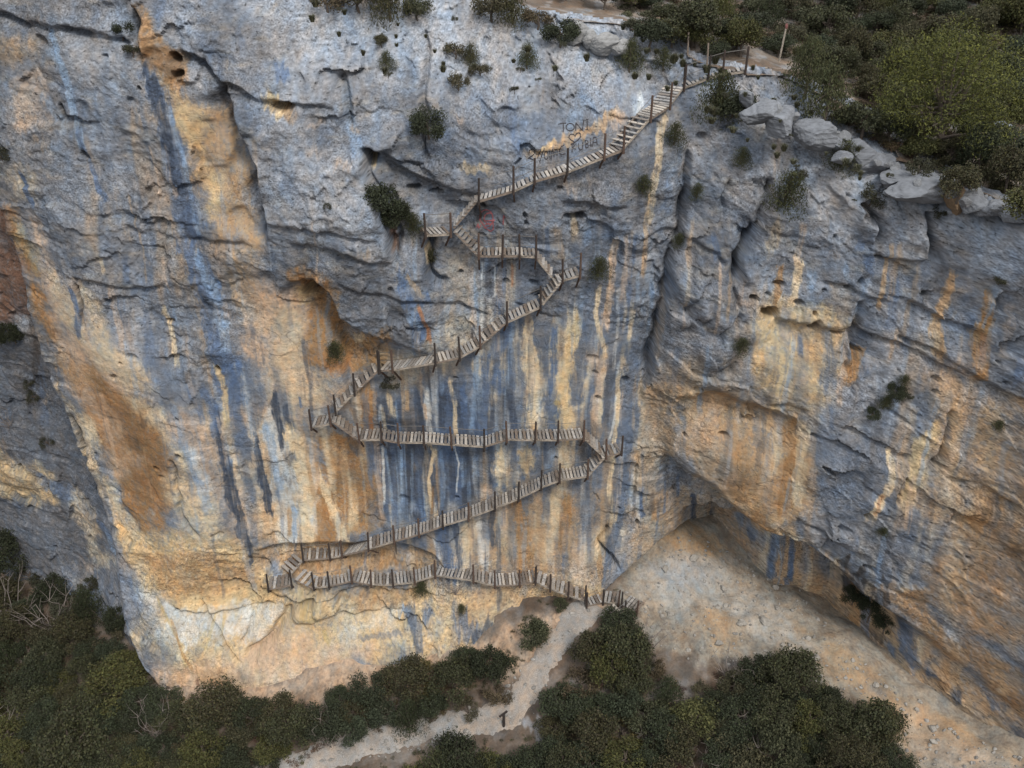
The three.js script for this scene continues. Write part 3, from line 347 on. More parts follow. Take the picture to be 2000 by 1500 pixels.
// --- streaks: tone, half width, course
for (const s of [
  ['BL', 8, [[100, 55], [112, 80], [125, 130], [142, 200], [152, 245], [162, 290]], 0.75], ['B', 5, [[150, 255], [165, 290], [178, 325], [195, 375], [210, 390]], 0.8], ['B', 6, [[44, 335], [54, 370], [62, 400]], 0.85], ['BL', 10, [[85, 195], [110, 220], [135, 260]], 0.4],
  ['B', [14, 20, 22, 24, 22, 22], [[292, 130], [305, 190], [325, 260], [345, 340], [368, 430], [388, 470]], 0.7], ['BD', [9, 13, 14, 15, 13, 15], [[292, 130], [305, 190], [325, 260], [345, 340], [368, 430], [388, 470]], 0.9], ['BL', 5, [[330, 210], [345, 270], [358, 320], [375, 400], [392, 460]], 0.6], ['B', [16, 22, 26, 24, 24, 18], [[365, 470], [390, 520], [408, 570], [425, 640], [445, 720], [462, 790]], 0.85], ['BL', [6, 12, 14, 8], [[380, 490], [410, 550], [432, 620], [450, 690]], 0.65], ['B', 12, [[350, 330], [365, 400], [380, 450]], 0.5], ['BD', 8, [[400, 580], [415, 600]], 0.6],
  ['B', [14, 12, 12, 14], [[440, 690], [455, 760], [470, 830], [480, 900]], 0.6], ['BD', [8, 9, 10, 9, 6, 3], [[423, 800], [432, 880], [450, 960], [470, 1030], [485, 1075], [492, 1105]], 0.95], ['B', 8, [[395, 755], [415, 790], [422, 850]], 0.7], ['B', 6, [[372, 755], [385, 790], [398, 830]], 0.5], ['BL', 9, [[335, 790], [355, 860], [385, 930], [405, 1000]], 0.55], ['W', 8, [[372, 880], [395, 930], [415, 960]], 0.6], ['GB', 16, [[470, 830], [485, 920], [500, 980]], 0.6],
  ['B', 6, [[135, 560], [150, 610], [155, 660]], 0.8], ['GB', 12, [[80, 415], [100, 470], [115, 520], [130, 560]], 0.5], ['B', 7, [[240, 495], [250, 540]], 0.4], ['C', 5, [[318, 605], [335, 650], [348, 715]], 0.9], ['C', 4, [[195, 500], [205, 530]], 0.5], ['B', 9, [[280, 620], [290, 680], [300, 740]], 0.45], ['P', 7, [[215, 560], [225, 620], [240, 680]], 0.5], ['GB', 12, [[300, 690], [320, 740], [340, 800]], 0.6], ['CY', 6, [[425, 715], [438, 760], [442, 830]], 0.8],
  ['B', 12, [[545, 130], [560, 150]], 0.7], ['BL', 12, [[100, 90], [115, 120]], 0.5], ['GB', 10, [[380, 30], [400, 80], [420, 100]], 0.5], ['B', 8, [[465, 60], [478, 90]], 0.4], ['P', 7, [[692, 245], [697, 258]], 0.7], ['CY', 12, [[525, 195], [545, 212], [560, 220]], 0.8], ['O', 10, [[560, 212], [570, 220]], 0.6], ['CY', 6, [[720, 310], [725, 335]], 0.9], ['BL', 9, [[678, 170], [683, 245], [700, 300]], 0.5],
  ['CY', 9, [[905, 325], [945, 330], [958, 335]], 0.5], ['T', 9, [[1030, 300], [1070, 285], [1110, 268], [1160, 250], [1205, 220]], 0.75], ['CY', 5, [[1050, 292], [1085, 278]], 0.6], ['W', 12, [[1245, 195], [1255, 215]], 0.7], ['P', 8, [[1205, 225], [1220, 235]], 0.6], ['B', 8, [[1000, 200], [1005, 260], [1010, 300]], 0.45], ['BL', 14, [[1150, 195], [1120, 230], [1100, 250]], 0.4],
  ['C', 8, [[1298, 225], [1290, 270], [1283, 330]], 0.75], ['C', 9, [[1283, 335], [1276, 380], [1270, 440]], 0.75], ['B', 7, [[1245, 405], [1310, 415]], 0.25], ['B', 6, [[1395, 460], [1402, 490], [1405, 510]], 0.6],
  ['OR', 6, [[765, 450], [768, 500]], 0.5], ['C', 4, [[832, 480], [838, 520]], 0.9], ['B', [10, 12, 14, 8], [[785, 530], [795, 570], [812, 630], [820, 670]], 0.85], ['BL', 8, [[800, 610], [815, 650]], 0.7], ['OR', 4, [[818, 600], [830, 635], [838, 670]], 0.75], ['T', 6, [[795, 540], [830, 580]], 0.6], ['B', 9, [[825, 580], [838, 590]], 0.7], ['BL', 10, [[880, 590], [860, 630], [850, 660]], 0.4],
  ['BL', 8, [[920, 510], [925, 560], [930, 640]], 0.55], ['W', 4, [[943, 515], [944, 570], [940, 640]], 0.9], ['GD', 6, [[956, 520], [956, 580]], 0.7], ['W', 2, [[966, 520], [966, 580]], 0.7], ['B', 9, [[980, 510], [975, 580], [970, 620]], 0.7], ['OR', 3, [[1000, 520], [1000, 560]], 0.5], ['BL', 8, [[900, 430], [905, 470]], 0.6], ['B', 5, [[1065, 440], [1067, 500]], 0.6], ['C', 10, [[1120, 425], [1125, 460]], 0.6], ['BL', 12, [[1140, 430], [1150, 470]], 0.4], ['GD', 14, [[1175, 470], [1150, 500]], 0.5], ['T', 8, [[1090, 440], [1095, 500]], 0.35],
  ['P', 8, [[1205, 470], [1195, 530], [1188, 600], [1182, 640]], 0.8], ['B', 9, [[1235, 465], [1232, 520], [1228, 600]], 0.6], ['T', 5, [[1260, 440], [1260, 500], [1258, 540]], 0.7], ['C', 6, [[1170, 560], [1165, 620], [1178, 680], [1178, 750], [1170, 830]], 0.85], ['P', 9, [[1178, 700], [1165, 780], [1160, 830]], 0.75], ['C', 10, [[1118, 610], [1115, 660], [1105, 720]], 0.8], ['CY', [12, 16, 18, 14], [[1125, 620], [1118, 680], [1105, 750], [1110, 850]], 0.85], ['C', [10, 22, 22, 16], [[1030, 640], [1035, 700], [1045, 770], [1050, 850]], 0.9], ['C', 10, [[1005, 660], [1010, 720], [1015, 770]], 0.6],
  ['GB', [10, 16, 18, 14], [[1150, 620], [1138, 680], [1130, 740], [1125, 800]], 0.9], ['B', 8, [[1080, 640], [1080, 700], [1080, 770]], 0.85], ['GD', 8, [[1195, 700], [1190, 760], [1182, 820]], 0.85], ['W', 3, [[1207, 710], [1205, 760], [1200, 820], [1190, 860]], 0.8], ['C', 5, [[1210, 730], [1206, 800], [1196, 880], [1190, 950], [1200, 1010]], 0.85], ['GB', [12, 16, 16, 14, 14, 10], [[1235, 680], [1235, 760], [1222, 880], [1210, 980], [1198, 1060], [1180, 1130]], 0.95], ['GB', 14, [[1250, 560], [1245, 640], [1240, 700]], 0.6], ['C', 5, [[1140, 790], [1110, 800]], 0.5], ['Y', 7, [[1085, 785], [1090, 795]], 0.7],
  // the dark central panel
  ['B', 5, [[765, 870], [768, 930], [772, 1020]], 0.6], ['BL', 3, [[752, 880], [760, 930], [766, 980]], 0.7], ['BL', 2.5, [[783, 880], [785, 960], [782, 1000]], 0.7], ['BL', 3, [[803, 880], [806, 960], [802, 1010]], 0.5], ['B', 8, [[820, 880], [815, 960], [820, 1010]], 0.5], ['W', 3, [[747, 875], [749, 920], [750, 985]], 0.9], ['C', [3, 6, 4, 5], [[838, 866], [848, 885], [838, 930], [850, 1010]], 0.85], ['OD', 3, [[846, 950], [845, 1000]], 0.7], ['BL', 5, [[862, 880], [866, 940], [862, 990]], 0.5], ['BD', 6, [[882, 880], [886, 930], [884, 970]], 0.7], ['W', 2, [[886, 870], [896, 905], [892, 960]], 0.75], ['BL', 5, [[905, 890], [905, 950]], 0.6], ['BL', 6, [[930, 890], [928, 940]], 0.5], ['C', 14, [[985, 870], [978, 910], [985, 950]], 0.9], ['P', 12, [[940, 950], [960, 965]], 0.6],
  ['W', 8, [[830, 760], [836, 800], [842, 850]], 0.85], ['P', 3, [[828, 790], [832, 820]], 0.7], ['BD', 9, [[862, 770], [862, 840]], 0.8], ['C', 5, [[878, 745], [888, 790], [890, 850]], 0.85], ['B', 8, [[905, 750], [908, 840]], 0.8], ['BL', 6, [[930, 690], [928, 760], [922, 840]], 0.7], ['B', 8, [[950, 690], [948, 760], [945, 840]], 0.8], ['BD', 5, [[963, 720], [962, 830]], 0.7], ['GD', 10, [[795, 775], [800, 850]], 0.6], ['O', [14, 12, 14], [[715, 760], [718, 800], [724, 850]], 0.9], ['T', 6, [[690, 800], [700, 850]], 0.6], ['C', 4, [[745, 790], [752, 840]], 0.6], ['C', 6, [[760, 770], [770, 810]], 0.8], ['T', 4, [[793, 765], [795, 800]], 0.8], ['OR', 5, [[725, 815], [724, 845]], 0.6], ['W', 3, [[742, 790], [744, 830]], 0.7],
  ['GB', 9, [[920, 690], [900, 740], [890, 780]], 0.8], ['B', 12, [[985, 640], [975, 700], [968, 760]], 0.85], ['BL', 6, [[1000, 620], [998, 700], [990, 770]], 0.6], ['GB', 14, [[1010, 680], [1010, 780], [1005, 850]], 0.7], ['BD', 8, [[995, 760], [1005, 840]], 0.7],
  // pale left panel
  ['W', [12, 22, 24, 22, 26], [[530, 800], [540, 850], [552, 920], [556, 990], [558, 1060]], 0.85], ['BL', 9, [[520, 830], [535, 900], [545, 960]], 0.6], ['BD', [5, 9, 9, 4], [[533, 765], [538, 800], [546, 840], [552, 880]], 0.9], ['BD', 5, [[556, 790], [562, 820], [570, 840]], 0.7], ['BD', [4, 8, 9, 5], [[500, 850], [505, 920], [520, 970], [530, 1010]], 0.9], ['W', 8, [[575, 985], [578, 1060]], 0.7], ['BL', 6, [[572, 990], [580, 1040]], 0.6], ['C', [8, 14, 16, 10], [[565, 830], [585, 900], [600, 980], [612, 1055]], 0.9], ['T', 5, [[600, 870], [605, 930], [615, 980]], 0.6], ['C', [4, 8, 10, 12], [[625, 920], [640, 960], [660, 1010], [675, 1052]], 0.9], ['P', 6, [[735, 870], [740, 940], [748, 1020]], 0.6], ['T', 5, [[670, 870], [672, 950]], 0.5], ['O', 5, [[565, 1000], [568, 1040]], 0.6], ['T', 9, [[512, 1010], [525, 1055]], 0.5], ['GB', 10, [[505, 760], [500, 830]], 0.5], ['B', 3, [[585, 775], [588, 795]], 0.7],
  // lower streaks under the long ramp
  ['B', [8, 12, 12, 10], [[862, 1030], [872, 1070], [882, 1110], [890, 1130]], 0.9], ['BD', 6, [[888, 1010], [892, 1060], [896, 1110]], 0.8], ['W', 4, [[848, 1050], [858, 1090]], 0.7], ['C', 9, [[905, 1020], [910, 1070], [915, 1120]], 0.7], ['W', 6, [[935, 1010], [938, 1060], [940, 1100]], 0.7], ['BD', 6, [[962, 995], [960, 1040], [965, 1070]], 0.7], ['GB', 8, [[945, 1000], [948, 1060]], 0.6], ['P', 8, [[985, 990], [985, 1050]], 0.7], ['O', [10, 14, 16, 14], [[1005, 975], [1020, 1020], [1030, 1080], [1025, 1130]], 0.85], ['T', 8, [[1050, 960], [1060, 1040], [1060, 1130]], 0.6], ['O', [8, 12, 8], [[1108, 965], [1105, 1020], [1095, 1080]], 0.8], ['C', 8, [[1080, 970], [1085, 1050]], 0.6], ['GB', 14, [[1150, 970], [1152, 1000], [1145, 1030]], 0.6], ['P', 14, [[1125, 1060], [1130, 1130]], 0.6], ['O', 5, [[1172, 1080], [1170, 1130]], 0.6], ['CY', 9, [[1200, 1000], [1175, 1060]], 0.5], ['CY', 14, [[1025, 870], [1030, 920]], 0.7], ['C', 10, [[1100, 870], [1105, 920]], 0.7], ['BL', 8, [[1075, 870], [1070, 920]], 0.5], ['GD', 8, [[1140, 870], [1145, 920]], 0.6], ['T', 12, [[1035, 930], [1010, 960]], 0.5],
  ['B', 5, [[1252, 950], [1250, 1000], [1256, 1010]], 0.8], ['W', 4, [[1245, 960], [1246, 1010]], 0.6], ['B', 3, [[1300, 940], [1296, 1000]], 0.6], ['BD', [3, 7, 5], [[1352, 965], [1355, 990], [1340, 1025]], 0.9], ['B', 4, [[1325, 930], [1325, 970]], 0.6], ['O', 5, [[1275, 970], [1280, 1010]], 0.6], ['GD', 6, [[1270, 960], [1272, 1000]], 0.5], ['BD', [10, 16, 12], [[1390, 1025], [1410, 1060], [1430, 1100]], 0.85], ['K', 8, [[1420, 1080], [1432, 1100]], 0.6], ['B', 6, [[1465, 1040], [1468, 1060]], 0.6],
  ['B', 5, [[1552, 1075], [1545, 1110], [1540, 1130]], 0.85], ['B', 6, [[1510, 1110], [1515, 1130]], 0.6], ['B', 5, [[1535, 1130], [1545, 1160]], 0.7],
  // buttress
  ['C', 8, [[1562, 500], [1555, 545], [1545, 600]], 0.8], ['O', [6, 8, 6], [[1525, 510], [1518, 560], [1512, 600]], 0.8], ['CY', 12, [[1515, 430], [1500, 480]], 0.35], ['BL', 10, [[1585, 520], [1580, 570]], 0.5], ['B', 7, [[1688, 470], [1680, 490]], 0.5], ['B', 8, [[1700, 500], [1695, 540]], 0.7], ['BL', 7, [[1650, 520], [1655, 545]], 0.4], ['T', 4, [[1745, 480], [1732, 520], [1722, 560], [1716, 600]], 0.8], ['B', 9, [[1745, 540], [1740, 600], [1735, 640]], 0.5], ['GB', 8, [[1810, 520], [1805, 590]], 0.6], ['T', [5, 8, 9, 8, 10], [[1868, 530], [1848, 570], [1832, 620], [1825, 660], [1832, 700]], 0.9], ['O', 3, [[1838, 650], [1832, 680]], 0.6], ['O', [8, 10, 12, 10], [[1925, 570], [1918, 620], [1915, 680], [1905, 740]], 0.95], ['OR', 4, [[1920, 650], [1915, 700]], 0.5], ['T', 5, [[1900, 740], [1890, 770], [1870, 800]], 0.7], ['O', [6, 10, 10], [[1690, 685], [1672, 710], [1662, 745]], 0.9], ['B', 7, [[1560, 655], [1560, 690]], 0.75], ['GB', 12, [[1610, 640], [1620, 700], [1610, 760]], 0.7], ['T', 12, [[1580, 670], [1590, 720]], 0.4], ['B', 8, [[1990, 700], [1985, 740]], 0.5], ['B', 4, [[1620, 790], [1625, 830]], 0.4],
  ['O', [6, 12, 14, 10], [[1548, 820], [1545, 880], [1535, 950], [1528, 1000]], 0.9], ['C', 9, [[1570, 830], [1565, 900], [1555, 980]], 0.7], ['C', 8, [[1515, 850], [1510, 930]], 0.6], ['T', 6, [[1500, 860], [1500, 960]], 0.5], ['C', [6, 8, 6, 8], [[1740, 885], [1738, 920], [1725, 960], [1700, 1010]], 0.9], ['OR', 4, [[1722, 960], [1705, 1000]], 0.4], ['CY', [8, 12, 14, 12], [[1830, 840], [1808, 880], [1785, 940], [1770, 985]], 0.8], ['GB', 8, [[1855, 830], [1850, 860]], 0.6], ['W', 14, [[1865, 1215], [1850, 1245]], 0.4], ['P', 8, [[1745, 1130], [1740, 1150]], 0.7],
  ['B', 13, [[1770, 1215], [1765, 1245], [1775, 1290]], 0.7], ['BD', 6, [[1760, 1200], [1770, 1230]], 0.6], ['B', 9, [[1720, 1300], [1712, 1320]], 0.7], ['B', 9, [[1815, 1305], [1820, 1320]], 0.75], ['BD', 8, [[1870, 1345], [1865, 1365]], 0.7], ['B', 7, [[1935, 1360], [1950, 1390]], 0.6], ['BD', 8, [[1985, 1420], [1995, 1440]], 0.6], ['B', 6, [[1735, 1255], [1740, 1275]], 0.6],
  // base
  ['BL', 9, [[785, 1185], [800, 1195]], 0.8], ['B', 9, [[832, 1190], [838, 1210]], 0.7], ['GB', 9, [[800, 1190], [812, 1225], [820, 1280]], 0.8], ['GD', 5, [[800, 1195], [806, 1230], [815, 1270]], 0.5], ['B', 14, [[895, 1195], [905, 1225], [930, 1240]], 0.65], ['BD', 8, [[965, 1205], [940, 1230], [925, 1245]], 0.6], ['GB', 12, [[780, 1270], [800, 1285]], 0.5], ['Y', 3, [[308, 1165], [330, 1210], [350, 1250], [365, 1300]], 0.45], ['Y', 4, [[440, 1200], [432, 1240]], 0.5], ['Y', 3, [[420, 1200], [400, 1270]], 0.4], ['O', 3, [[335, 1210], [355, 1270], [375, 1310]], 0.6], ['Y', 5, [[632, 1230], [640, 1260]], 0.6], ['GB', 4, [[700, 1250], [760, 1242], [785, 1238]], 0.5], ['R', 4, [[385, 1325], [388, 1350]], 0.6], ['Y', 14, [[600, 1175], [610, 1200]], 0.5],
  // left recess
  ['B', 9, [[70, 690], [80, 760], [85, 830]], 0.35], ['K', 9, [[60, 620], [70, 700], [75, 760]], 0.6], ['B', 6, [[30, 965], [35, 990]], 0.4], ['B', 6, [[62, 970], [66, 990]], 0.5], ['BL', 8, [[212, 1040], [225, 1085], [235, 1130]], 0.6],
]) st(...s);
{ // smaller runs of seepage between the traced ones
  const r = rng(21), pick = a => a[floor(r() * a.length)];
  for (let i = 0; i < 420; i++) { const px = 180 + r() * 1800, py = 200 + r() * 850; if (py < 420 && px > 500 && r() < 0.8) continue; const len = 40 + r() * 130, lean = (1000 - px) / 3300; const mid = px > 480 && px < 1240 && py > 560; const c = pick(mid ? ['GB', 'B', 'C', 'W', 'GD', 'T', 'BL', 'P', 'BD'] : ['GB', 'G', 'T', 'GL', 'GD', 'P', 'BL']); const x1 = px + len * lean; st(c, 2 + r() * 5, [[px, py], [(px + x1) / 2 + r() * 6 - 3, py + len / 2], [x1, py + len]], 0.2 + r() * 0.3, 0.7, 0.8); }
  for (let i = 0; i < 500; i++) { const px = r() * 2000, py = r() * 1330; st(pick(['GL', 'GD', 'T', 'P', 'GB', 'G', 'K', 'TG']), 4 + r() * 12, [[px, py], [px + (r() - 0.4) * 50, py + (r() - 0.3) * 26]], 0.15 + r() * 0.25, 0.8, 0.9); }
}
console.log('cliff textures');
function textures(p, tiles, fine) { // splits a painted sheet into tiles side by side: colour map and relief map
  const W = p.W / tiles, H = p.H, out = []; let hue = 0, mid = 1;
  for (let t = 0; t < tiles; t++) { const c = new Uint8Array(W * H * 4), b = new Uint8Array(W * H * 4);
    for (let j = 0; j < H; j++) { const v = mix(p.v0, p.v1, (j + 0.5) / H); for (let i = 0; i < W; i++) { const I = t * W + i, u = mix(p.u0, p.u1, (I + 0.5) / p.W), k = (j * p.W + I) * 3, o = (j * W + i) * 4, [m, h] = fine(u, v); if (i % 3 === 0) { hue = 0.09 * fbm(u * 0.7 + 31, v * 0.45, 2) + 0.05 * noise(u * 3.1, v * 2.2 + 5); mid = 1 + 0.16 * fbm(u * 1.1 + 77, v * 0.8, 3); } for (let q = 0; q < 3; q++) c[o + q] = clamp(p.a[k + q] * m * mid * (1 + hue * (1 - q)), 0, 255); c[o + 3] = 255; b[o] = b[o + 1] = b[o + 2] = clamp(h * 255, 0, 255); b[o + 3] = 255; } }
    const T = (d, s) => { const x = new THREE.DataTexture(d, W, H, THREE.RGBAFormat); x.magFilter = THREE.LinearFilter; x.minFilter = THREE.LinearMipmapLinearFilter; x.generateMipmaps = true; if (s) x.colorSpace = THREE.SRGBColorSpace; x.needsUpdate = true; return x; };
    out.push([T(c, 1), T(b, 0)]); }
  return out;
}
const rockFine = (u, v) => { const ri = clamp((u - X0) / HS / 4, 0, RW - 2), rj = clamp((v - Y0) / HS / 4, 0, (NY + 3 >> 2) - 2), i0 = floor(ri), j0 = floor(rj), q0 = j0 * RW + i0, ro = mix(mix(coarse[q0], coarse[q0 + 1], ri - i0), mix(coarse[q0 + RW], coarse[q0 + RW + 1], ri - i0), rj - j0), rk = mix(0.5, 1, sstep(0.25, 0.85, ro)); const cw = fbm(u * 0.6, v * 0.6, 2) * 0.8, cr = max(1 - abs(noise(u * 0.55 + cw, v * 1.5 + cw)) / 0.018, 1 - abs(noise(u * 1.5 + cw + 70, v * 0.75)) / 0.022 * (1 + 2 * max(0, noise(u * 0.5, v * 0.5)))), gr = cr > 0 ? cr * sstep(-0.1, 0.3, noise(u * 0.4 + 33, v * 0.4)) : 0;  const w = noise(u * 1.7, v * 1.7) * 0.3, a = fbm(u * 2.2 + w, v * 5.2, 3), b = noise(u * 5.2 + w, v * 8.5), c = noise(u * 12, v * 16), dd = fbm(u * 5.1 + 80, v * 8.3 + w, 2); return [1 + rk * (a * 0.16 + b * 0.15 + c * 0.17 * (1 + 1.2 * noise(u * 0.4, v * 0.4 + 9)) - 0.34 * sstep(0.3, 0.42, dd) + 0.14 * sstep(0.28, 0.4, -dd)) - 0.16 * gr, 0.62 + rk * (a * 0.2 + b * 0.2 + c * 0.22) - gr * 0.6]; };
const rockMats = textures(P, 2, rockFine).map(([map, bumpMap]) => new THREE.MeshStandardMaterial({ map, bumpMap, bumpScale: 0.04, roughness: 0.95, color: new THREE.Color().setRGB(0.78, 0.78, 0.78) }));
P.a = null;
const tag = (o, label, category, group, kind) => { if (label) o.userData.label = label; if (category) o.userData.category = category; if (group) o.userData.group = group; if (kind) o.userData.kind = kind; return o; };
const taken = {}; const numbered = n => { const k = taken[n] = (taken[n] ?? -1) + 1; return k ? `${n}_${String(k).padStart(3, '0')}` : n; };
const solid = m => { m.castShadow = m.receiveShadow = true; return m; };
{ const half = (NX - 1) / 2;
  const keep = new Uint8Array(NX * NY); for (let j = 0; j < NY; j++) for (let i = 0; i < NX; i++) { const x = X0 + i * HS, y = Y0 + j * HS, D = relief[j * NX + i]; keep[j * NX + i] = (y < hillY(x, D) + 0.22) && (y > groundY(x, D) - 1.2) ? 1 : 0; }
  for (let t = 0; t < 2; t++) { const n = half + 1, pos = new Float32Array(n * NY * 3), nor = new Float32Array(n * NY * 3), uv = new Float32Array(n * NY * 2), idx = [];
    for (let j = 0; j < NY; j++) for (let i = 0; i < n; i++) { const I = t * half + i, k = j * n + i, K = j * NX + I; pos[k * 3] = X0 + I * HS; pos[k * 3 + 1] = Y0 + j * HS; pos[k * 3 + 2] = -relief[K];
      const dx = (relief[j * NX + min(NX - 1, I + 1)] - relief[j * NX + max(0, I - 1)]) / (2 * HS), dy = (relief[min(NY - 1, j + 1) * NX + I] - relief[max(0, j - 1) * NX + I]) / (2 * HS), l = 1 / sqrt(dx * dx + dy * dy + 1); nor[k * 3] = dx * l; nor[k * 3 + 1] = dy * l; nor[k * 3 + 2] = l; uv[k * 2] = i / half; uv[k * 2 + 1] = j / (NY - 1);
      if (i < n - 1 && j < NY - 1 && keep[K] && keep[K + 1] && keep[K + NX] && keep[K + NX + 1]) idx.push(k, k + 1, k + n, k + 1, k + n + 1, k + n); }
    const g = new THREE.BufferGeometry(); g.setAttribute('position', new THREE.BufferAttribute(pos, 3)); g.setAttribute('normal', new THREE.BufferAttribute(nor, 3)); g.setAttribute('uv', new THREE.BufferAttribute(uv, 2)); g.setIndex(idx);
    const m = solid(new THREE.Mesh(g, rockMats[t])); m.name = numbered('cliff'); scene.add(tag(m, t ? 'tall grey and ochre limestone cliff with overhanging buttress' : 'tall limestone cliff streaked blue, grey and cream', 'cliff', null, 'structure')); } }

// ------------------------------------------------------------------ ground at the foot, trail, hillside above
console.log('ground');
function sheet(name, label, xs, ds, h, mat, keep, uvOf) {
  const n = xs.length, m = ds.length, pos = new Float32Array(n * m * 3), uv = new Float32Array(n * m * 2), ok = new Uint8Array(n * m), idx = [];
  for (let j = 0; j < m; j++) for (let i = 0; i < n; i++) { const k = j * n + i, y = h(xs[i], ds[j]); pos.set([xs[i], y, -ds[j]], k * 3); uv.set(uvOf(xs[i], ds[j]), k * 2); ok[k] = keep(xs[i], y, ds[j]) ? 1 : 0; }
  for (let j = 0; j < m - 1; j++) for (let i = 0; i < n - 1; i++) { const k = j * n + i; if (ok[k] && ok[k + 1] && ok[k + n] && ok[k + n + 1]) idx.push(k, k + 1, k + n, k + 1, k + n + 1, k + n); }
  const g = new THREE.BufferGeometry(); g.setAttribute('position', new THREE.BufferAttribute(pos, 3)); g.setAttribute('uv', new THREE.BufferAttribute(uv, 2)); g.setIndex(idx); g.computeVertexNormals();
  const o = solid(new THREE.Mesh(g, mat)); o.name = name; scene.add(tag(o, label, 'ground', null, 'structure')); return o;
}
const steps = (...a) => { const out = []; for (let k = 0; k < a.length; k += 3) for (let v = a[k]; v < a[k + 1] - 1e-6; v += a[k + 2]) out.push(v); out.push(a[a.length - 2]); return out; };
const groundHit = (px, py) => { const s = sight(px, py, (x, y, D) => groundS.at(x, D) - y); return [s[0], s[2], 0, s[3] * 1.25]; };
const GP = new Painter(-36, 36, 22, 52, 2048, 1024, groundHit);
{ const { S, P: p, W, GL, T } = TONE, dirt = [104, 92, 82]; GP.fill((x, y) => { const a = sstep(-0.2, 0.35, fbm(x * 0.3, y * 0.3, 4)), b = sstep(0, 0.4, fbm(x * 1.2 + 9, y * 1.2, 3)); return [0, 1, 2].map(k => mix(mix(dirt[k], S[k], a * 0.5), GL[k], b * 0.25)); }); }
GP.poly('TG', [[1180, 1180], [1230, 1100], [1345, 980], [1450, 1020], [1560, 1060], [1700, 1130], [1850, 1280], [2030, 1400], [2030, 1560], [1780, 1500], [1700, 1400], [1500, 1290], [1380, 1300], [1290, 1270], [1240, 1200]], 1, 0.4);
GP.poly('SB', [[1240, 1110], [1330, 1060], [1420, 1090], [1500, 1170], [1600, 1270], [1560, 1270], [1440, 1200], [1350, 1200], [1260, 1190]], 0.85, 0.6);
GP.poly('GL', [[1270, 1110], [1350, 1080], [1400, 1130], [1330, 1170]], 0.45, 0.6); GP.poly('T', [[1280, 1060], [1345, 1015], [1420, 1070], [1360, 1080]], 0.8, 0.4);
GP.poly('T', [[1360, 1190], [1420, 1200], [1440, 1250], [1400, 1270], [1360, 1230]], 0.6, 0.4); GP.poly('T', [[1560, 1220], [1680, 1280], [1820, 1400], [2000, 1480], [1900, 1480], [1700, 1380], [1600, 1300]], 0.7, 0.5); GP.poly('P', [[1700, 1340], [1850, 1430], [1960, 1500], [1800, 1500], [1720, 1420]], 0.6, 0.6); GP.poly('GB', [[1700, 1290], [1730, 1310], [1740, 1370], [1710, 1370]], 0.4, 0.4);
GP.poly('P', [[300, 1345], [500, 1340], [700, 1270], [1000, 1220], [1170, 1170], [1020, 1320], [760, 1345], [520, 1400], [350, 1390]], 0.9, 0.5);
GP.poly('K', [[1600, 1080], [1700, 1110], [1780, 1190], [1765, 1225], [1710, 1250], [1640, 1180]], 0.95, 0.35);  // dark soil under the lip; shade of the hollow is painted in with it
GP.streak('SB', 9, [[1430, 1190], [1480, 1230], [1560, 1290]], 0.7, 0.7); GP.streak('GL', 18, [[680, 1440], [760, 1420], [840, 1410]], 0.7, 0.7); GP.streak('GL', 10, [[1010, 1400], [1050, 1420], [1060, 1450]], 0.6); GP.streak('S', 8, [[1240, 1390], [1290, 1350], [1330, 1370]], 0.8); GP.streak('S', 8, [[1250, 1380], [1270, 1430], [1270, 1500]], 0.7);
const soilFine = (u, v) => { const a = fbm(u * 1.1, v * 1.1, 4), b = noise(u * 8, v * 8), c = noise(u * 19, v * 19); return [1 + a * 0.18 + b * 0.08 + c * 0.08, 0.5 + a * 0.25 + b * 0.15 + c * 0.15]; };
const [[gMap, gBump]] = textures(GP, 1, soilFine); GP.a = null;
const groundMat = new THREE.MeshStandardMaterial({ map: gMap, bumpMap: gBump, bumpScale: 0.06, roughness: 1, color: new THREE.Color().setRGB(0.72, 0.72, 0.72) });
sheet('ground', 'pale dusty scree and scrub ground at the foot of cliff', steps(-300, -60, 12, -60, -34, 1.5, -34, 34, 0.13, 34, 60, 1.5, 60, 300, 12), steps(-400, -60, 12, -60, 22, 3, 22, 50, 0.13, 50, 60, 0.6), groundY, groundMat, (x, y, D) => abs(x) > 37.7 || D < 24 || D < reliefAt(x, y) + 1.0, (x, D) => [(x + 36) / 72, (D - 22) / 30]);
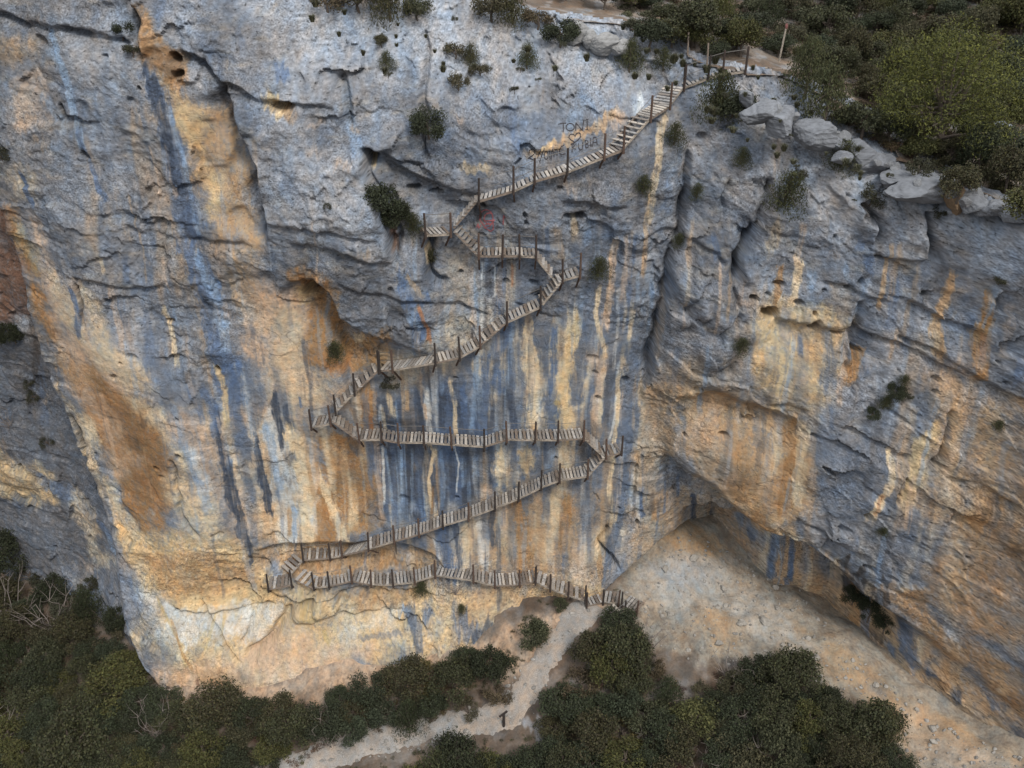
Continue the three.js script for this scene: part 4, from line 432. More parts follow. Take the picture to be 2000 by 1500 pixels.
{ // trail: a strip draped just above the ground, worn smooth, with low stone steps
  const c = new THREE.CatmullRomCurve3(TRAIL.map(([x, D]) => new THREE.Vector3(x, 0, D))), n = 160, m = 9, pos = [], uv = [], idx = [];
  for (let i = 0; i <= n; i++) { const p = c.getPoint(i / n), t = c.getTangent(i / n), s = 0.82 + noise(i * 0.13, 3) * 0.35 + noise(i * 0.7, 8) * 0.18 + (i < 10 ? 0.25 : 0); for (let k = 0; k <= m; k++) { const o = (k / m - 0.5) * 2 * s, x = p.x + t.z * o, D = p.z - t.x * o, e = abs(k / m - 0.5) * 2; pos.push(x, groundY(x, D) + 0.05 - 0.12 * sstep(0.75, 1, e) + noise(x * 1.4, D * 1.4) * 0.04, -D); uv.push(x / 6, D / 6); if (i < n && k < m) { const a = i * (m + 1) + k; idx.push(a, a + 1, a + m + 1, a + 1, a + m + 2, a + m + 1); } } }
  const g = new THREE.BufferGeometry(); g.setAttribute('position', new THREE.Float32BufferAttribute(pos, 3)); g.setAttribute('uv', new THREE.Float32BufferAttribute(uv, 2)); g.setIndex(idx); g.computeVertexNormals();
  const p = new Painter(0, 6, 0, 6, 512, 512, (a, b) => [a, b, 0, 1]); p.fill((x, y) => { const a = fbm(x * 0.9, y * 0.9, 4) * 14, q = noise(x * 5, y * 5) * 9; return [168 + a + q, 162 + a + q, 156 + a + q]; });
  const [[map, bump]] = textures(p, 1, (u, v) => [1 + noise(u * 16, v * 16) * 0.12, 0.5 + fbm(u * 4, v * 4, 3) * 0.5]); for (const t of [map, bump]) t.wrapS = t.wrapT = THREE.MirroredRepeatWrapping;
  const o = solid(new THREE.Mesh(g, new THREE.MeshStandardMaterial({ map, bumpMap: bump, bumpScale: 0.04, roughness: 1, color: new THREE.Color().setRGB(0.72, 0.72, 0.72) }))); o.name = 'trail'; scene.add(tag(o, 'pale grey footpath leading from the stair foot through scrub', 'path', null, 'structure'));
}
{ const p = new Painter(0, 40, 0, 40, 1024, 1024, (a, b) => [a, b, 0, 1]); const d = [112, 98, 86]; p.fill((x, y) => { const a = sstep(-0.1, 0.3, fbm(x * 0.4, y * 0.4, 4)), b = sstep(0.05, 0.3, fbm(x * 0.9 + 20, y * 0.9, 4)); return [0, 1, 2].map(k => mix(mix(d[k], TONE.S[k], a * 0.7), TONE.GL[k], b * 0.5)); });
  const [[map, bump]] = textures(p, 1, soilFine); for (const t of [map, bump]) t.wrapS = t.wrapT = THREE.MirroredRepeatWrapping;
  sheet('hillside', 'stony scrub covered hillside above the cliff edge', steps(-80, -40, 4, -40, 45, 0.22, 45, 120, 5), steps(33, 62, 0.22, 62, 130, 3, 130, 400, 15), hillY, new THREE.MeshStandardMaterial({ map, bumpMap: bump, bumpScale: 0.12, roughness: 1, color: new THREE.Color().setRGB(0.74, 0.74, 0.74) }), (x, y, D) => abs(x) > 37.7 || y > Y1 || D > reliefAt(x, y - 0.15) - 0.1, (x, D) => [x / 40, D / 40]); }

// ------------------------------------------------------------------ plants
console.log('plants');
const V = (x, y, z) => new THREE.Vector3(x, y, z);
function taperTube(pts, r0, r1, sides = 5) {
  const pos = [], idx = [], n = pts.length, up = V(0.3, 0.2, 1).normalize();
  for (let i = 0; i < n; i++) { const t = pts[min(n - 1, i + 1)].clone().sub(pts[max(0, i - 1)]).normalize(), a = V(0, 0, 0).crossVectors(t, up).normalize(), b = V(0, 0, 0).crossVectors(t, a), r = mix(r0, r1, i / (n - 1));
    for (let k = 0; k < sides; k++) { const g = k / sides * 2 * PI; pos.push(pts[i].x + (a.x * cos(g) + b.x * sin(g)) * r, pts[i].y + (a.y * cos(g) + b.y * sin(g)) * r, pts[i].z + (a.z * cos(g) + b.z * sin(g)) * r); if (i < n - 1) { const q = i * sides + k, q2 = i * sides + (k + 1) % sides; idx.push(q, q + sides, q2, q2, q + sides, q2 + sides); } } }
  const g = new THREE.BufferGeometry(); g.setAttribute('position', new THREE.Float32BufferAttribute(pos, 3)); g.setIndex(idx); g.computeVertexNormals(); return g;
}
const branchy = (r, from, to, seg, wob) => { const p = []; for (let i = 0; i <= seg; i++) { const t = i / seg, v = from.clone().lerp(to, t); v.x += (r() - 0.5) * wob * sin(PI * t); v.z += (r() - 0.5) * wob * sin(PI * t); v.y += (r() - 0.5) * wob * 0.4 * sin(PI * t); p.push(v); } return p; };
function crownGeo(seed, { lobes, count, leaf, wide = 0.5, tones, up = 0.2, hollow = 0.55 }) {
  const r = rng(seed), pos = [], col = [], idx = [], c = V(0, 0, 0), a = V(0, 0, 0), b = V(0, 0, 0); let tot = 0; for (const l of lobes) tot += l[3] * l[3];
  for (const [lx, ly, lz, lr, sq = 0.85] of lobes) { const n = Math.round(count * lr * lr / tot), lobeTone = 0.82 + r() * 0.36;
    for (let i = 0; i < n; i++) {
      const th = r() * 2 * PI, cz = r() * 2 - 1, s = sqrt(1 - cz * cz), q = lr * (hollow + (1 - hollow) * r() ** 0.7) * (1 + 0.5 * noise(th * 1.7 + seed, cz * 2.2 + lx * 5) + (r() < 0.07 ? r() * 0.35 : 0));
      c.set(lx + s * cos(th) * q, ly + cz * q * sq, lz + s * sin(th) * q);
      a.set(r() - 0.5, r() - 0.5 + up, r() - 0.5).normalize(); b.set(r() - 0.5, r() - 0.5, r() - 0.5).cross(a).normalize();
      const L = leaf * (0.6 + r() * 0.8), w = L * wide, k = pos.length / 3, t = tones[floor(r() * tones.length)], m = lobeTone * (0.8 + r() * 0.4);
      pos.push(c.x - a.x * L / 2, c.y - a.y * L / 2, c.z - a.z * L / 2, c.x + b.x * w / 2, c.y + b.y * w / 2, c.z + b.z * w / 2, c.x + a.x * L / 2, c.y + a.y * L / 2, c.z + a.z * L / 2, c.x - b.x * w / 2, c.y - b.y * w / 2, c.z - b.z * w / 2);
      for (let q2 = 0; q2 < 4; q2++) col.push(t[0] * m, t[1] * m, t[2] * m); idx.push(k, k + 1, k + 2, k, k + 2, k + 3);
    } }
  const g = new THREE.BufferGeometry(); g.setAttribute('position', new THREE.Float32BufferAttribute(pos, 3)); g.setAttribute('color', new THREE.Float32BufferAttribute(col, 3)); g.setIndex(idx); g.computeVertexNormals(); return g;
}
const leafMats = [[1.1, 1.1, 1], [0.8, 0.95, 0.95], [1.5, 1.42, 0.85], [1.2, 1.04, 0.95], [0.6, 0.7, 0.62]].map(c => new THREE.MeshStandardMaterial({ vertexColors: true, side: THREE.DoubleSide, roughness: 0.85, color: new THREE.Color().setRGB(...c.map(v => v * 0.76)) }));
const barkMat = new THREE.MeshStandardMaterial({ color: new THREE.Color().setRGB(0.11, 0.09, 0.075), roughness: 1 }), deadMat = new THREE.MeshStandardMaterial({ color: new THREE.Color().setRGB(0.23, 0.2, 0.185), roughness: 1 });
function plantKind(seed, kind) { // unit plants: about 2 across, base at the origin
  const r = rng(seed), lobes = [], limbs = [], H = { oak: 1.75, box: 1.2, juniper: 1.9, pine: 1.7, shrub: 0.9 }[kind];
  const nl = { oak: 17, box: 12, juniper: 12, pine: 34, shrub: 8 }[kind];
  for (let i = 0; i < nl; i++) { const t = (i + 0.5) / nl, an = i * 2.4 + r() * 0.8;
    if (kind === 'juniper') { const y = 0.25 + t * 1.45; lobes.push([cos(an) * 0.42 * (1.15 - t), y * 0.85, sin(an) * 0.42 * (1.15 - t), 0.46 * (1.2 - t * 0.7), 1.05]); }
    else if (kind === 'pine') { const y = 0.5 + t * 1.15, w = 0.85 * sqrt(max(0, 1 - ((y - 0.75) / 0.95) ** 2)); lobes.push([cos(an) * w * (0.5 + 0.5 * r()), y, sin(an) * w * (0.5 + 0.5 * r()), 0.22 + r() * 0.2, 0.75]); }
    else { const w = (kind === 'oak' ? 0.72 : 0.62) * sqrt(r() * 0.85 + 0.15), y = H * (0.42 + 0.38 * (1 - (w / 0.74) ** 2) * (0.6 + 0.4 * r())) - (i % 3 === 0 ? H * 0.14 : 0); lobes.push([cos(an) * w, y, sin(an) * w, (0.18 + r() * 0.26) * (kind === 'shrub' ? 0.8 : 1), 0.7 + r() * 0.4]); } }
  const T = { oak: [[0.048, 0.056, 0.025], [0.034, 0.041, 0.02], [0.066, 0.07, 0.03], [0.052, 0.05, 0.03]], box: [[0.056, 0.064, 0.034], [0.04, 0.047, 0.025], [0.076, 0.08, 0.044]], juniper: [[0.048, 0.06, 0.024], [0.042, 0.048, 0.02], [0.076, 0.08, 0.034]], pine: [[0.1, 0.112, 0.02], [0.07, 0.08, 0.018], [0.13, 0.135, 0.026], [0.045, 0.052, 0.018]], shrub: [[0.08, 0.072, 0.044], [0.1, 0.086, 0.056], [0.064, 0.06, 0.032]] }[kind];
  const crown = crownGeo(seed + 5, { lobes, count: { oak: 6800, box: 4400, juniper: 4000, pine: 30000, shrub: 1600 }[kind], leaf: { oak: 0.072, box: 0.078, juniper: 0.088, pine: 0.04, shrub: 0.11 }[kind], wide: { oak: 0.62, box: 0.55, juniper: 0.3, pine: 0.28, shrub: 0.35 }[kind], tones: T, up: kind === 'juniper' ? 0.6 : 0.2, hollow: kind === 'pine' ? 0.5 : 0.35 });
  limbs.push(taperTube(branchy(r, V(0, -0.25, 0), V((r() - 0.5) * 0.15, H * 0.62, (r() - 0.5) * 0.15), 4, 0.12), 0.06, 0.03));
  for (const l of lobes) if (r() < 0.75) limbs.push(taperTube(branchy(r, V(0, H * (0.15 + r() * 0.3), 0), V(l[0], l[1], l[2]), 3, 0.12), 0.026, 0.008, 4));
  return { crown, trunk: mergeGeometries(limbs) };
}
function bareKind(seed, twigs = 60) { const r = rng(seed), main = [], fine = []; for (let i = 0; i < 9; i++) { const an = i * 2.4, tip = V(cos(an) * (0.5 + r() * 0.5), 0.7 + r() * 0.7, sin(an) * (0.5 + r() * 0.5)), p = branchy(r, V(0, -0.15, 0), tip, 4, 0.25); main.push(taperTube(p, 0.024, 0.008, 4)); for (let k = 0; k < twigs / 9; k++) { const s = p[1 + floor(r() * 4)], e = s.clone().add(V((r() - 0.5) * 0.7, r() * 0.5, (r() - 0.5) * 0.7)); fine.push(taperTube(branchy(r, s, e, 2, 0.1), 0.009, 0.004, 3)); } } return { trunk: mergeGeometries(main), crown: mergeGeometries(fine), dead: true }; }
function tuftKind(seed) { const r = rng(seed), pos = [], col = [], idx = []; for (let i = 0; i < 150; i++) { const an = r() * 2 * PI, ro = r() * 0.3, o = 0.35 + r() * 0.75, h = 0.5 + r() * 0.8, k = pos.length / 3, bx = cos(an) * ro, bz = sin(an) * ro, px = -sin(an) * 0.035, pz = cos(an) * 0.035, tx = cos(an) * o, tz = sin(an) * o; pos.push(bx - px, -0.1, bz - pz, bx + px, -0.1, bz + pz, (bx + tx) / 2 + px, h * 0.8, (bz + tz) / 2 + pz, (bx + tx) / 2 - px, h * 0.8, (bz + tz) / 2 - pz, tx, h * (0.6 + r() * 0.5), tz); const t = r() < 0.6 ? [0.16, 0.135, 0.08] : [0.075, 0.072, 0.038]; for (let q = 0; q < 5; q++) col.push(...t); idx.push(k, k + 1, k + 2, k, k + 2, k + 3, k + 3, k + 2, k + 4); } const g = new THREE.BufferGeometry(); g.setAttribute('position', new THREE.Float32BufferAttribute(pos, 3)); g.setAttribute('color', new THREE.Float32BufferAttribute(col, 3)); g.setIndex(idx); g.computeVertexNormals(); return { crown: g }; }
const KINDS = { oak: [1, 2, 3, 4].map(i => plantKind(100 + i, 'oak')), box: [1, 2, 3].map(i => plantKind(200 + i, 'box')), juniper: [1, 2].map(i => plantKind(300 + i, 'juniper')), pine: [plantKind(401, 'pine')], shrub: [1, 2, 3].map(i => plantKind(500 + i, 'shrub')), bare: [1, 2].map(i => bareKind(600 + i)), tuft: [1, 2].map(i => tuftKind(700 + i)) };
const PNAME = { oak: ['oak_tree', 'tree'], box: ['evergreen_bush', 'bush'], juniper: ['juniper_bush', 'bush'], pine: ['pine_tree', 'tree'], shrub: ['scrub_bush', 'bush'], bare: ['bare_shrub', 'shrub'], tuft: ['grass_tuft', 'grass tuft'] };
const pr = rng(91);
function plant(kind, p, radius, label, group, { mat = -1, tall = 1, out = 0, lean = 0 } = {}) { // p: [x, y, D] of the root, radius of the crown in metres, lean: turned out from the wall
  const k = KINDS[kind][floor(pr() * KINDS[kind].length)], o = new THREE.Group(), [nm, cat] = PNAME[kind]; o.name = numbered(nm);
  const cm = solid(new THREE.Mesh(k.crown, k.dead ? deadMat : leafMats[mat < 0 ? floor(pr() * leafMats.length) : mat])); cm.name = kind === 'tuft' ? 'blades' : k.dead ? 'twigs' : 'crown'; if (k.dead) cm.userData.kind = 'stuff'; o.add(cm);
  if (k.trunk) { const t = solid(new THREE.Mesh(k.trunk, k.dead ? deadMat : barkMat)); t.name = k.dead ? 'branches' : 'trunk'; o.add(t); }
  o.position.set(p[0], p[1], -p[2] + out); o.rotation.order = 'YXZ'; o.scale.set(radius * (0.92 + pr() * 0.16), radius * tall, radius * (0.92 + pr() * 0.16)); const ry = pr() * 2 * PI;
  if (lean) { const q = new THREE.Quaternion().setFromAxisAngle(V(1, 0, 0), lean), q2 = new THREE.Quaternion().setFromAxisAngle(V(0, 1, 0), ry); o.quaternion.copy(q.multiply(q2)); } else o.rotation.y = ry;
  tag(o, label, cat, group); scene.add(o); return o;
}
const inPoly = (p, x, y) => polyDist(p, x, y) < 0;
function wood(polygon, spacing, seed, locate, each) { // scatter crowns evenly over a stretch of wood as surveyed in the picture
  const r = rng(seed), done = []; let a = 1e9, b = -1e9, c = 1e9, e = -1e9; for (const [x, y] of polygon) { a = min(a, x); b = max(b, x); c = min(c, y); e = max(e, y); }
  for (let i = 0; i < 9000; i++) { const x = a + r() * (b - a), y = c + r() * (e - c); if (!inPoly(polygon, x, y)) continue; const s = spacing(x, y) * (0.75 + r() * 0.5); if (done.some(d => hypot(d[0] - x, (d[1] - y) * 1.15) < (d[2] + s) / 2)) continue; done.push([x, y, s]); }
  done.sort((u, v) => u[1] - v[1]); for (const [x, y, s] of done) each(x, y, s, r);
}
const rootOnGround = (px, py) => onGround(px, py);
const woodMix = r => { const q = r(); return q < 0.5 ? 'oak' : q < 0.78 ? 'box' : q < 0.86 ? 'shrub' : q < 0.95 ? 'bare' : 'juniper'; };
function growWood(polygon, sp, seed, locate, labels, group, mixf = woodMix, grow = 1.18, sink = 0.72) {
  wood(polygon, sp, seed, locate, (x, y, s, r) => { const k = mixf(r), p = locate(x, min(1590, y + s * sink)), R = s * p[3] * grow * (k === 'shrub' ? 0.8 : 1) * (0.85 + r() * 0.3); const mi = floor(r() * leafMats.length); let near = labels[0], nd = 1e9; for (const l of labels) { const q = hypot(l[0] - x, l[1] - y); if (q < nd) { nd = q; near = l; } } const big = s > sp(x, y) * 1.08 ? 'large ' : s < sp(x, y) * 0.9 ? 'small ' : ''; plant(k, p, R, `${big}${k === 'bare' ? '' : TINTS[mi] + ' '}${KNAME[k]} ${near[2]}`, group, { mat: mi, tall: k === 'juniper' ? 1.1 : 0.75 + r() * r() * 0.85 }); });
}
const TINTS = ['olive green', 'grey-green', 'yellowish', 'brownish', 'very dark green'], KNAME = { oak: 'scrub oak', box: 'rounded bush', shrub: 'low dry bush', bare: 'leafless grey twig shrub', juniper: 'pointed juniper', pine: 'pine' };
growWood([[-30, 1130], [60, 1165], [120, 1140], [195, 1190], [235, 1265], [305, 1335], [400, 1358], [500, 1375], [600, 1378], [640, 1345], [760, 1325], [830, 1300], [905, 1265], [960, 1280], [995, 1315], [978, 1345], [915, 1372], [835, 1388], [745, 1410], [655, 1430], [580, 1450], [500, 1500], [440, 1530], [-30, 1530]], () => 42, 11, rootOnGround, [[40, 1180, 'below the shaded recess'], [180, 1240, 'against the foot of the cliff edge'], [60, 1400, 'in the thicket far from the trail'], [300, 1430, 'below the pale rounded base rock'], [480, 1420, 'between the base rock and the dead twigs'], [620, 1420, 'near the lower trail end'], [720, 1350, 'under the cream base rock'], [860, 1320, 'under the blue stained base rock'], [900, 1380, 'on the cliff side of the trail']], 'thicket between cliff foot and trail', r => { const q = r(); return q < 0.52 ? 'oak' : q < 0.78 ? 'box' : q < 0.93 ? 'shrub' : q < 0.95 ? 'bare' : 'juniper'; });
growWood([[640, 1540], [730, 1515], [820, 1485], [900, 1478], [985, 1482], [1040, 1455], [1075, 1390], [1105, 1335], [1145, 1275], [1180, 1225], [1215, 1205], [1255, 1220], [1285, 1290], [1330, 1340], [1360, 1310], [1440, 1292], [1530, 1300], [1600, 1350], [1690, 1395], [1760, 1425], [1740, 1530]], () => 45, 12, rootOnGround, [[700, 1490, 'below the lower trail end'], [900, 1470, 'below the signpost'], [1030, 1420, 'right beside the signpost bend'], [1100, 1320, 'lining the trail opposite the cliff'], [1200, 1240, 'below the stair foot'], [1200, 1400, 'deep in the wood below the stair foot'], [1290, 1340, 'beside the bare gap in the wood'], [1400, 1340, 'at the upper corner of the scree wood'], [1400, 1470, 'deep in the scree wood'], [1560, 1370, 'along the scree edge'], [1680, 1450, 'at the outer end of the scree wood']], 'wood between trail and scree');
growWood([[1090, -10], [1180, 5], [1240, 55], [1300, 75], [1345, 80], [1420, 100], [1490, 95], [1560, 130], [1590, 180], [1640, 235], [1710, 262], [1780, 305], [1850, 345], [1940, 365], [2030, 390], [2030, -40], [1090, -40]], (x, y) => 36 + y * 0.06, 13, onHill, [[1130, 0, 'above the broken pale slabs'], [1280, 50, 'left of the rim path'], [1420, 60, 'behind the rim walkway'], [1560, 60, 'around the red marker pole'], [1620, 180, 'beside the path edging beam'], [1700, 60, 'uphill of the bright pine'], [1720, 240, 'between bright pine and edge boulders'], [1850, 330, 'above the largest edge boulder'], [1960, 330, 'above the ochre boulder'], [1950, 150, 'beyond the bright pine'], [1950, 20, 'high on the hillside']], 'trees on the hillside above the cliff', r => { const q = r(); return q < 0.46 ? 'oak' : q < 0.76 ? 'box' : q < 0.9 ? 'juniper' : 'shrub'; }, 1.15, 0.9);
for (const [px, py, R, kind, mat, label] of [[1350, 92, 62, 'oak', 0, 'broad rounded oak crown behind the cable posts of the top walkway'], [1440, 95, 46, 'oak', 4, 'dark oak beside the path at the top walkway'], [1825, 310, 138, 'pine', 0, 'large bright yellow-green pine standing out of the hillside wood'], [1620, 160, 50, 'oak', 0, 'grey-green oak beside the end of the path edging beam']]) { const p = onHill(px, py); plant(kind, p, R * p[3], label, null, { mat }); }
for (const [px, py, R, kind, label] of [[1215, 1300, 66, 'oak', 'big dark tree in front of the lowest stair steps'], [1045, 1258, 44, 'box', 'dense green bush on the cliff side of the trail bend'], [1095, 1190, 22, 'box', 'small bush beneath the last descending walkway'], [1545, 1345, 60, 'oak', 'tall leafy tree at the edge of the pale scree'], [1700, 1440, 60, 'oak', 'outermost dark tree reaching into the scree']]) { const p = onGround(px, py); plant(kind, p, R * p[3], label, null, { mat: 0, tall: 0.95 }); }
{ const r = rng(17), M = new THREE.Matrix4(), Q = new THREE.Quaternion(), under = [crownGeo(801, { lobes: [[0, 0.3, 0, 0.5, 0.6], [0.5, 0.25, 0.2, 0.4, 0.6], [-0.4, 0.2, -0.3, 0.45, 0.5], [0.1, 0.2, -0.6, 0.35, 0.6]], count: 420, leaf: 0.17, wide: 0.4, tones: [[0.07, 0.066, 0.04], [0.055, 0.055, 0.03], [0.095, 0.082, 0.055]], hollow: 0.2 }), crownGeo(802, { lobes: [[0, 0.25, 0, 0.55, 0.5], [0.4, 0.2, -0.4, 0.35, 0.6], [-0.5, 0.2, 0.2, 0.35, 0.6]], count: 380, leaf: 0.16, wide: 0.4, tones: [[0.1, 0.088, 0.06], [0.075, 0.07, 0.042], [0.12, 0.1, 0.075]], hollow: 0.2 })];
  for (const [name, label, pg, n, loc, size, g] of [['hillside_undergrowth', 'low scrub covering the ground between the hillside trees', [[1120, -30], [1230, 40], [1330, 70], [1480, 95], [1570, 130], [1600, 190], [1650, 240], [1780, 310], [1880, 360], [2030, 390], [2030, -30]], 900, onHill, 0.55, 0], ['thicket_undergrowth', 'low scrub between the trees of the thicket and wood', [[-30, 1140], [120, 1150], [240, 1280], [400, 1365], [600, 1390], [760, 1340], [950, 1290], [990, 1330], [850, 1400], [640, 1450], [520, 1540], [-30, 1540]], 520, onGround, 0.42, 1], ['wood_undergrowth', 'low scrub between the trees of the scree wood', [[680, 1540], [830, 1500], [990, 1495], [1060, 1460], [1110, 1370], [1200, 1230], [1270, 1260], [1330, 1340], [1440, 1310], [1550, 1320], [1700, 1410], [1750, 1540]], 420, onGround, 0.42, 1]]) {
    const im = new THREE.InstancedMesh(under[g], leafMats[0], n); for (let k = 0, t = 0; k < n && t < 60000; t++) { const x = -30 + r() * 2060, y = -30 + r() * 1570; if (!inPoly(pg, x, y)) continue; const p = loc(x, y), s = size * (0.5 + r() * 0.9); Q.setFromAxisAngle(V(0, 1, 0), r() * 6.3); M.compose(V(p[0], p[1] - 0.08, -p[2]), Q, V(s, s * (0.7 + r() * 0.5), s)); im.setMatrixAt(k, M); im.setColorAt(k, new THREE.Color().setRGB(0.8 + r() * 0.5, 0.8 + r() * 0.4, 0.8 + r() * 0.4)); k++; } im.name = name; solid(im); scene.add(tag(im, label, 'scrub', null, 'stuff')); } }
{ const r = rng(23), M = new THREE.Matrix4(), Q = new THREE.Quaternion(), g = crownGeo(803, { lobes: [[0, 0.25, 0, 0.45, 0.7], [0.4, 0.2, -0.3, 0.3, 0.7], [-0.4, 0.15, 0.2, 0.3, 0.6]], count: 300, leaf: 0.14, wide: 0.35, tones: [[0.07, 0.07, 0.04], [0.1, 0.088, 0.055], [0.05, 0.056, 0.028]], hollow: 0.15 }), n = 260, im = new THREE.InstancedMesh(g, leafMats[0], n); let k = 0; while (k < n) { const t = TRAIL[1 + floor(r() * (TRAIL.length - 2))], x = t[0] + (r() - 0.5) * 6, D = t[1] + (r() - 0.5) * 5, d = nearTrail(x, D); if (d < 1.0 || d > 2.6 || D > reliefAt(x, groundY(x, D) + 0.3) - 0.3) continue; const s = 0.14 + r() * r() * 0.5; Q.setFromAxisAngle(V(0, 1, 0), r() * 6.3); M.compose(V(x, groundY(x, D) - 0.04, -D), Q, V(s, s * 0.9, s)); im.setMatrixAt(k, M); im.setColorAt(k, new THREE.Color().setScalar(0.8 + r() * 0.5)); k++; } im.name = 'trail_bank_scrub'; solid(im); scene.add(tag(im, 'small scrub and dry plants fringing both banks of the trail', 'scrub', null, 'stuff')); }
// bushes rooted in cracks of the wall: place, radius in picture pixels, kind
const ON_ROCK = 'bushes rooted in cracks of the cliff';
for (const [px, py, R, kind, label] of [
  [240, 62, 20, 'box', 'dark bush at the end of the long upper crack'], [262, 100, 20, 'shrub', 'bush hanging in the dark gully beside the ochre strip'], [838, 250, 34, 'box', 'spreading dark juniper alone on the blue-grey slab'], [745, 395, 40, 'box', 'large dark bush filling the gully beside the upper landing'], [775, 430, 30, 'oak', 'dark bush low in the gully beside the upper landing'], [808, 440, 22, 'juniper', 'green bush touching the upper landing'], [660, 685, 22, 'juniper', 'green shrub in the ochre alcove'], [765, 745, 18, 'shrub', 'bright yellow-green plant under the middle walkway'], [1168, 525, 24, 'juniper', 'dark bush beside the middle right landing'], [1255, 365, 20, 'juniper', 'bush in the crack below the graffiti ramp'], [1315, 268, 24, 'juniper', 'bush beside the steep upper steps'], [1395, 200, 46, 'juniper', 'large straggly juniper below the top walkway'], [1430, 210, 36, 'box', 'bush next to the straggly juniper below the top walkway'], [1230, 125, 28, 'juniper', 'rounded dark juniper on the pale slope above the graffiti'], [1295, 125, 20, 'juniper', 'smaller rounded juniper beside the pale rock slabs'], [1095, 75, 32, 'box', 'tall bush beside the broken pale slabs'], [1445, 310, 20, 'juniper', 'small bush on the grey face below the straggly juniper'], [1530, 380, 40, 'juniper', 'tall dark juniper high on the buttress'], [1640, 310, 30, 'juniper', 'green bush among the edge boulders'], [1700, 380, 28, 'shrub', 'dry bush below the edge boulders'], [1325, 470, 14, 'juniper', 'small bush in the corner above the loose blocks'], [1445, 675, 18, 'juniper', 'bush growing out under the loose blocks'], [1762, 742, 13, 'juniper', 'uppermost dark plant in the slanting crack of the buttress'], [1745, 764, 18, 'box', 'second dark plant down the slanting crack of the buttress'], [1725, 786, 16, 'juniper', 'third dark plant down the slanting crack of the buttress'], [1702, 806, 13, 'box', 'lowest dark plant in the slanting crack of the buttress'], [1775, 772, 9, 'shrub', 'small plant right beside the slanting buttress crack'], [1835, 410, 16, 'shrub', 'brown bush under the ochre boulder'], [1945, 830, 12, 'juniper', 'small plant on the tan buttress face'], [1722, 1036, 11, 'juniper', 'small plant above the cave lip'], [1360, 375, 16, 'juniper', 'dark bush left of the tall juniper on the buttress'], [640, 402, 9, 'shrub', 'tiny plant on the grey slab'], [845, 500, 14, 'tuft', 'dry grass in the vertical cleft below the upper landing'], [825, 1152, 16, 'juniper', 'small green bush below the lowest walkway'], [890, 1145, 24, 'bare', 'grey shrub under the lowest walkway'], [902, 1190, 10, 'juniper', 'bright little plant on the blue stained base rock'], [1425, 1150, 12, 'shrub', 'small dark shrub alone on the grey scree'], [1738, 1365, 13, 'shrub', 'brown cushion plant on the tan scree slope'], [1625, 1360, 16, 'box', 'small bush beside the scree trees'], [1665, 1165, 20, 'oak', 'uppermost dark shrub in the hollow under the buttress'], [1695, 1195, 26, 'oak', 'widest dark shrub in the hollow under the buttress'], [1725, 1222, 20, 'oak', 'lowest dark shrub in the hollow under the buttress'], [30, 655, 24, 'oak', 'dark bush in the shaded recess left of the ochre edge'], [25, 1075, 34, 'oak', 'dark tree in the shaded recess above the thicket'], [120, 1165, 36, 'oak', 'dark tree at the mouth of the shaded recess'], [235, 1215, 24, 'oak', 'dark tree against the pale foot of the cliff edge'], [70, 770, 16, 'shrub', 'shrub on the shaded recess wall'], [60, 745, 12, 'shrub', 'small shrub above the shaded recess wall'], [5, 300, 20, 'shrub', 'olive bush at the left edge of the grey face'], [20, 820, 18, 'bare', 'bare shrub low on the shaded recess wall'], [95, 860, 14, 'shrub', 'dry shrub on the shaded recess slab'], [60, 1120, 26, 'shrub', 'dry shrub above the thicket'], [180, 1140, 22, 'shrub', 'dry shrub against the foot of the ochre edge'], [1950, 545, 14, 'shrub', 'brown shrub on the far end of the buttress'], [1560, 340, 16, 'shrub', 'dry shrub above the tall buttress juniper'], [440, 752, 10, 'bare', 'withered plant on the blue streak']]) {
  const p = onRock(px, py + R * 0.5), L = plant(kind, p, R * p[3] * 1.4, label, ON_ROCK, { mat: kind === 'juniper' ? 0 : 4, out: 0.05, lean: py < 1100 && py > 130 ? 0.45 : 0 }); if (py > 1140 || py < 130) delete L.userData.group; }
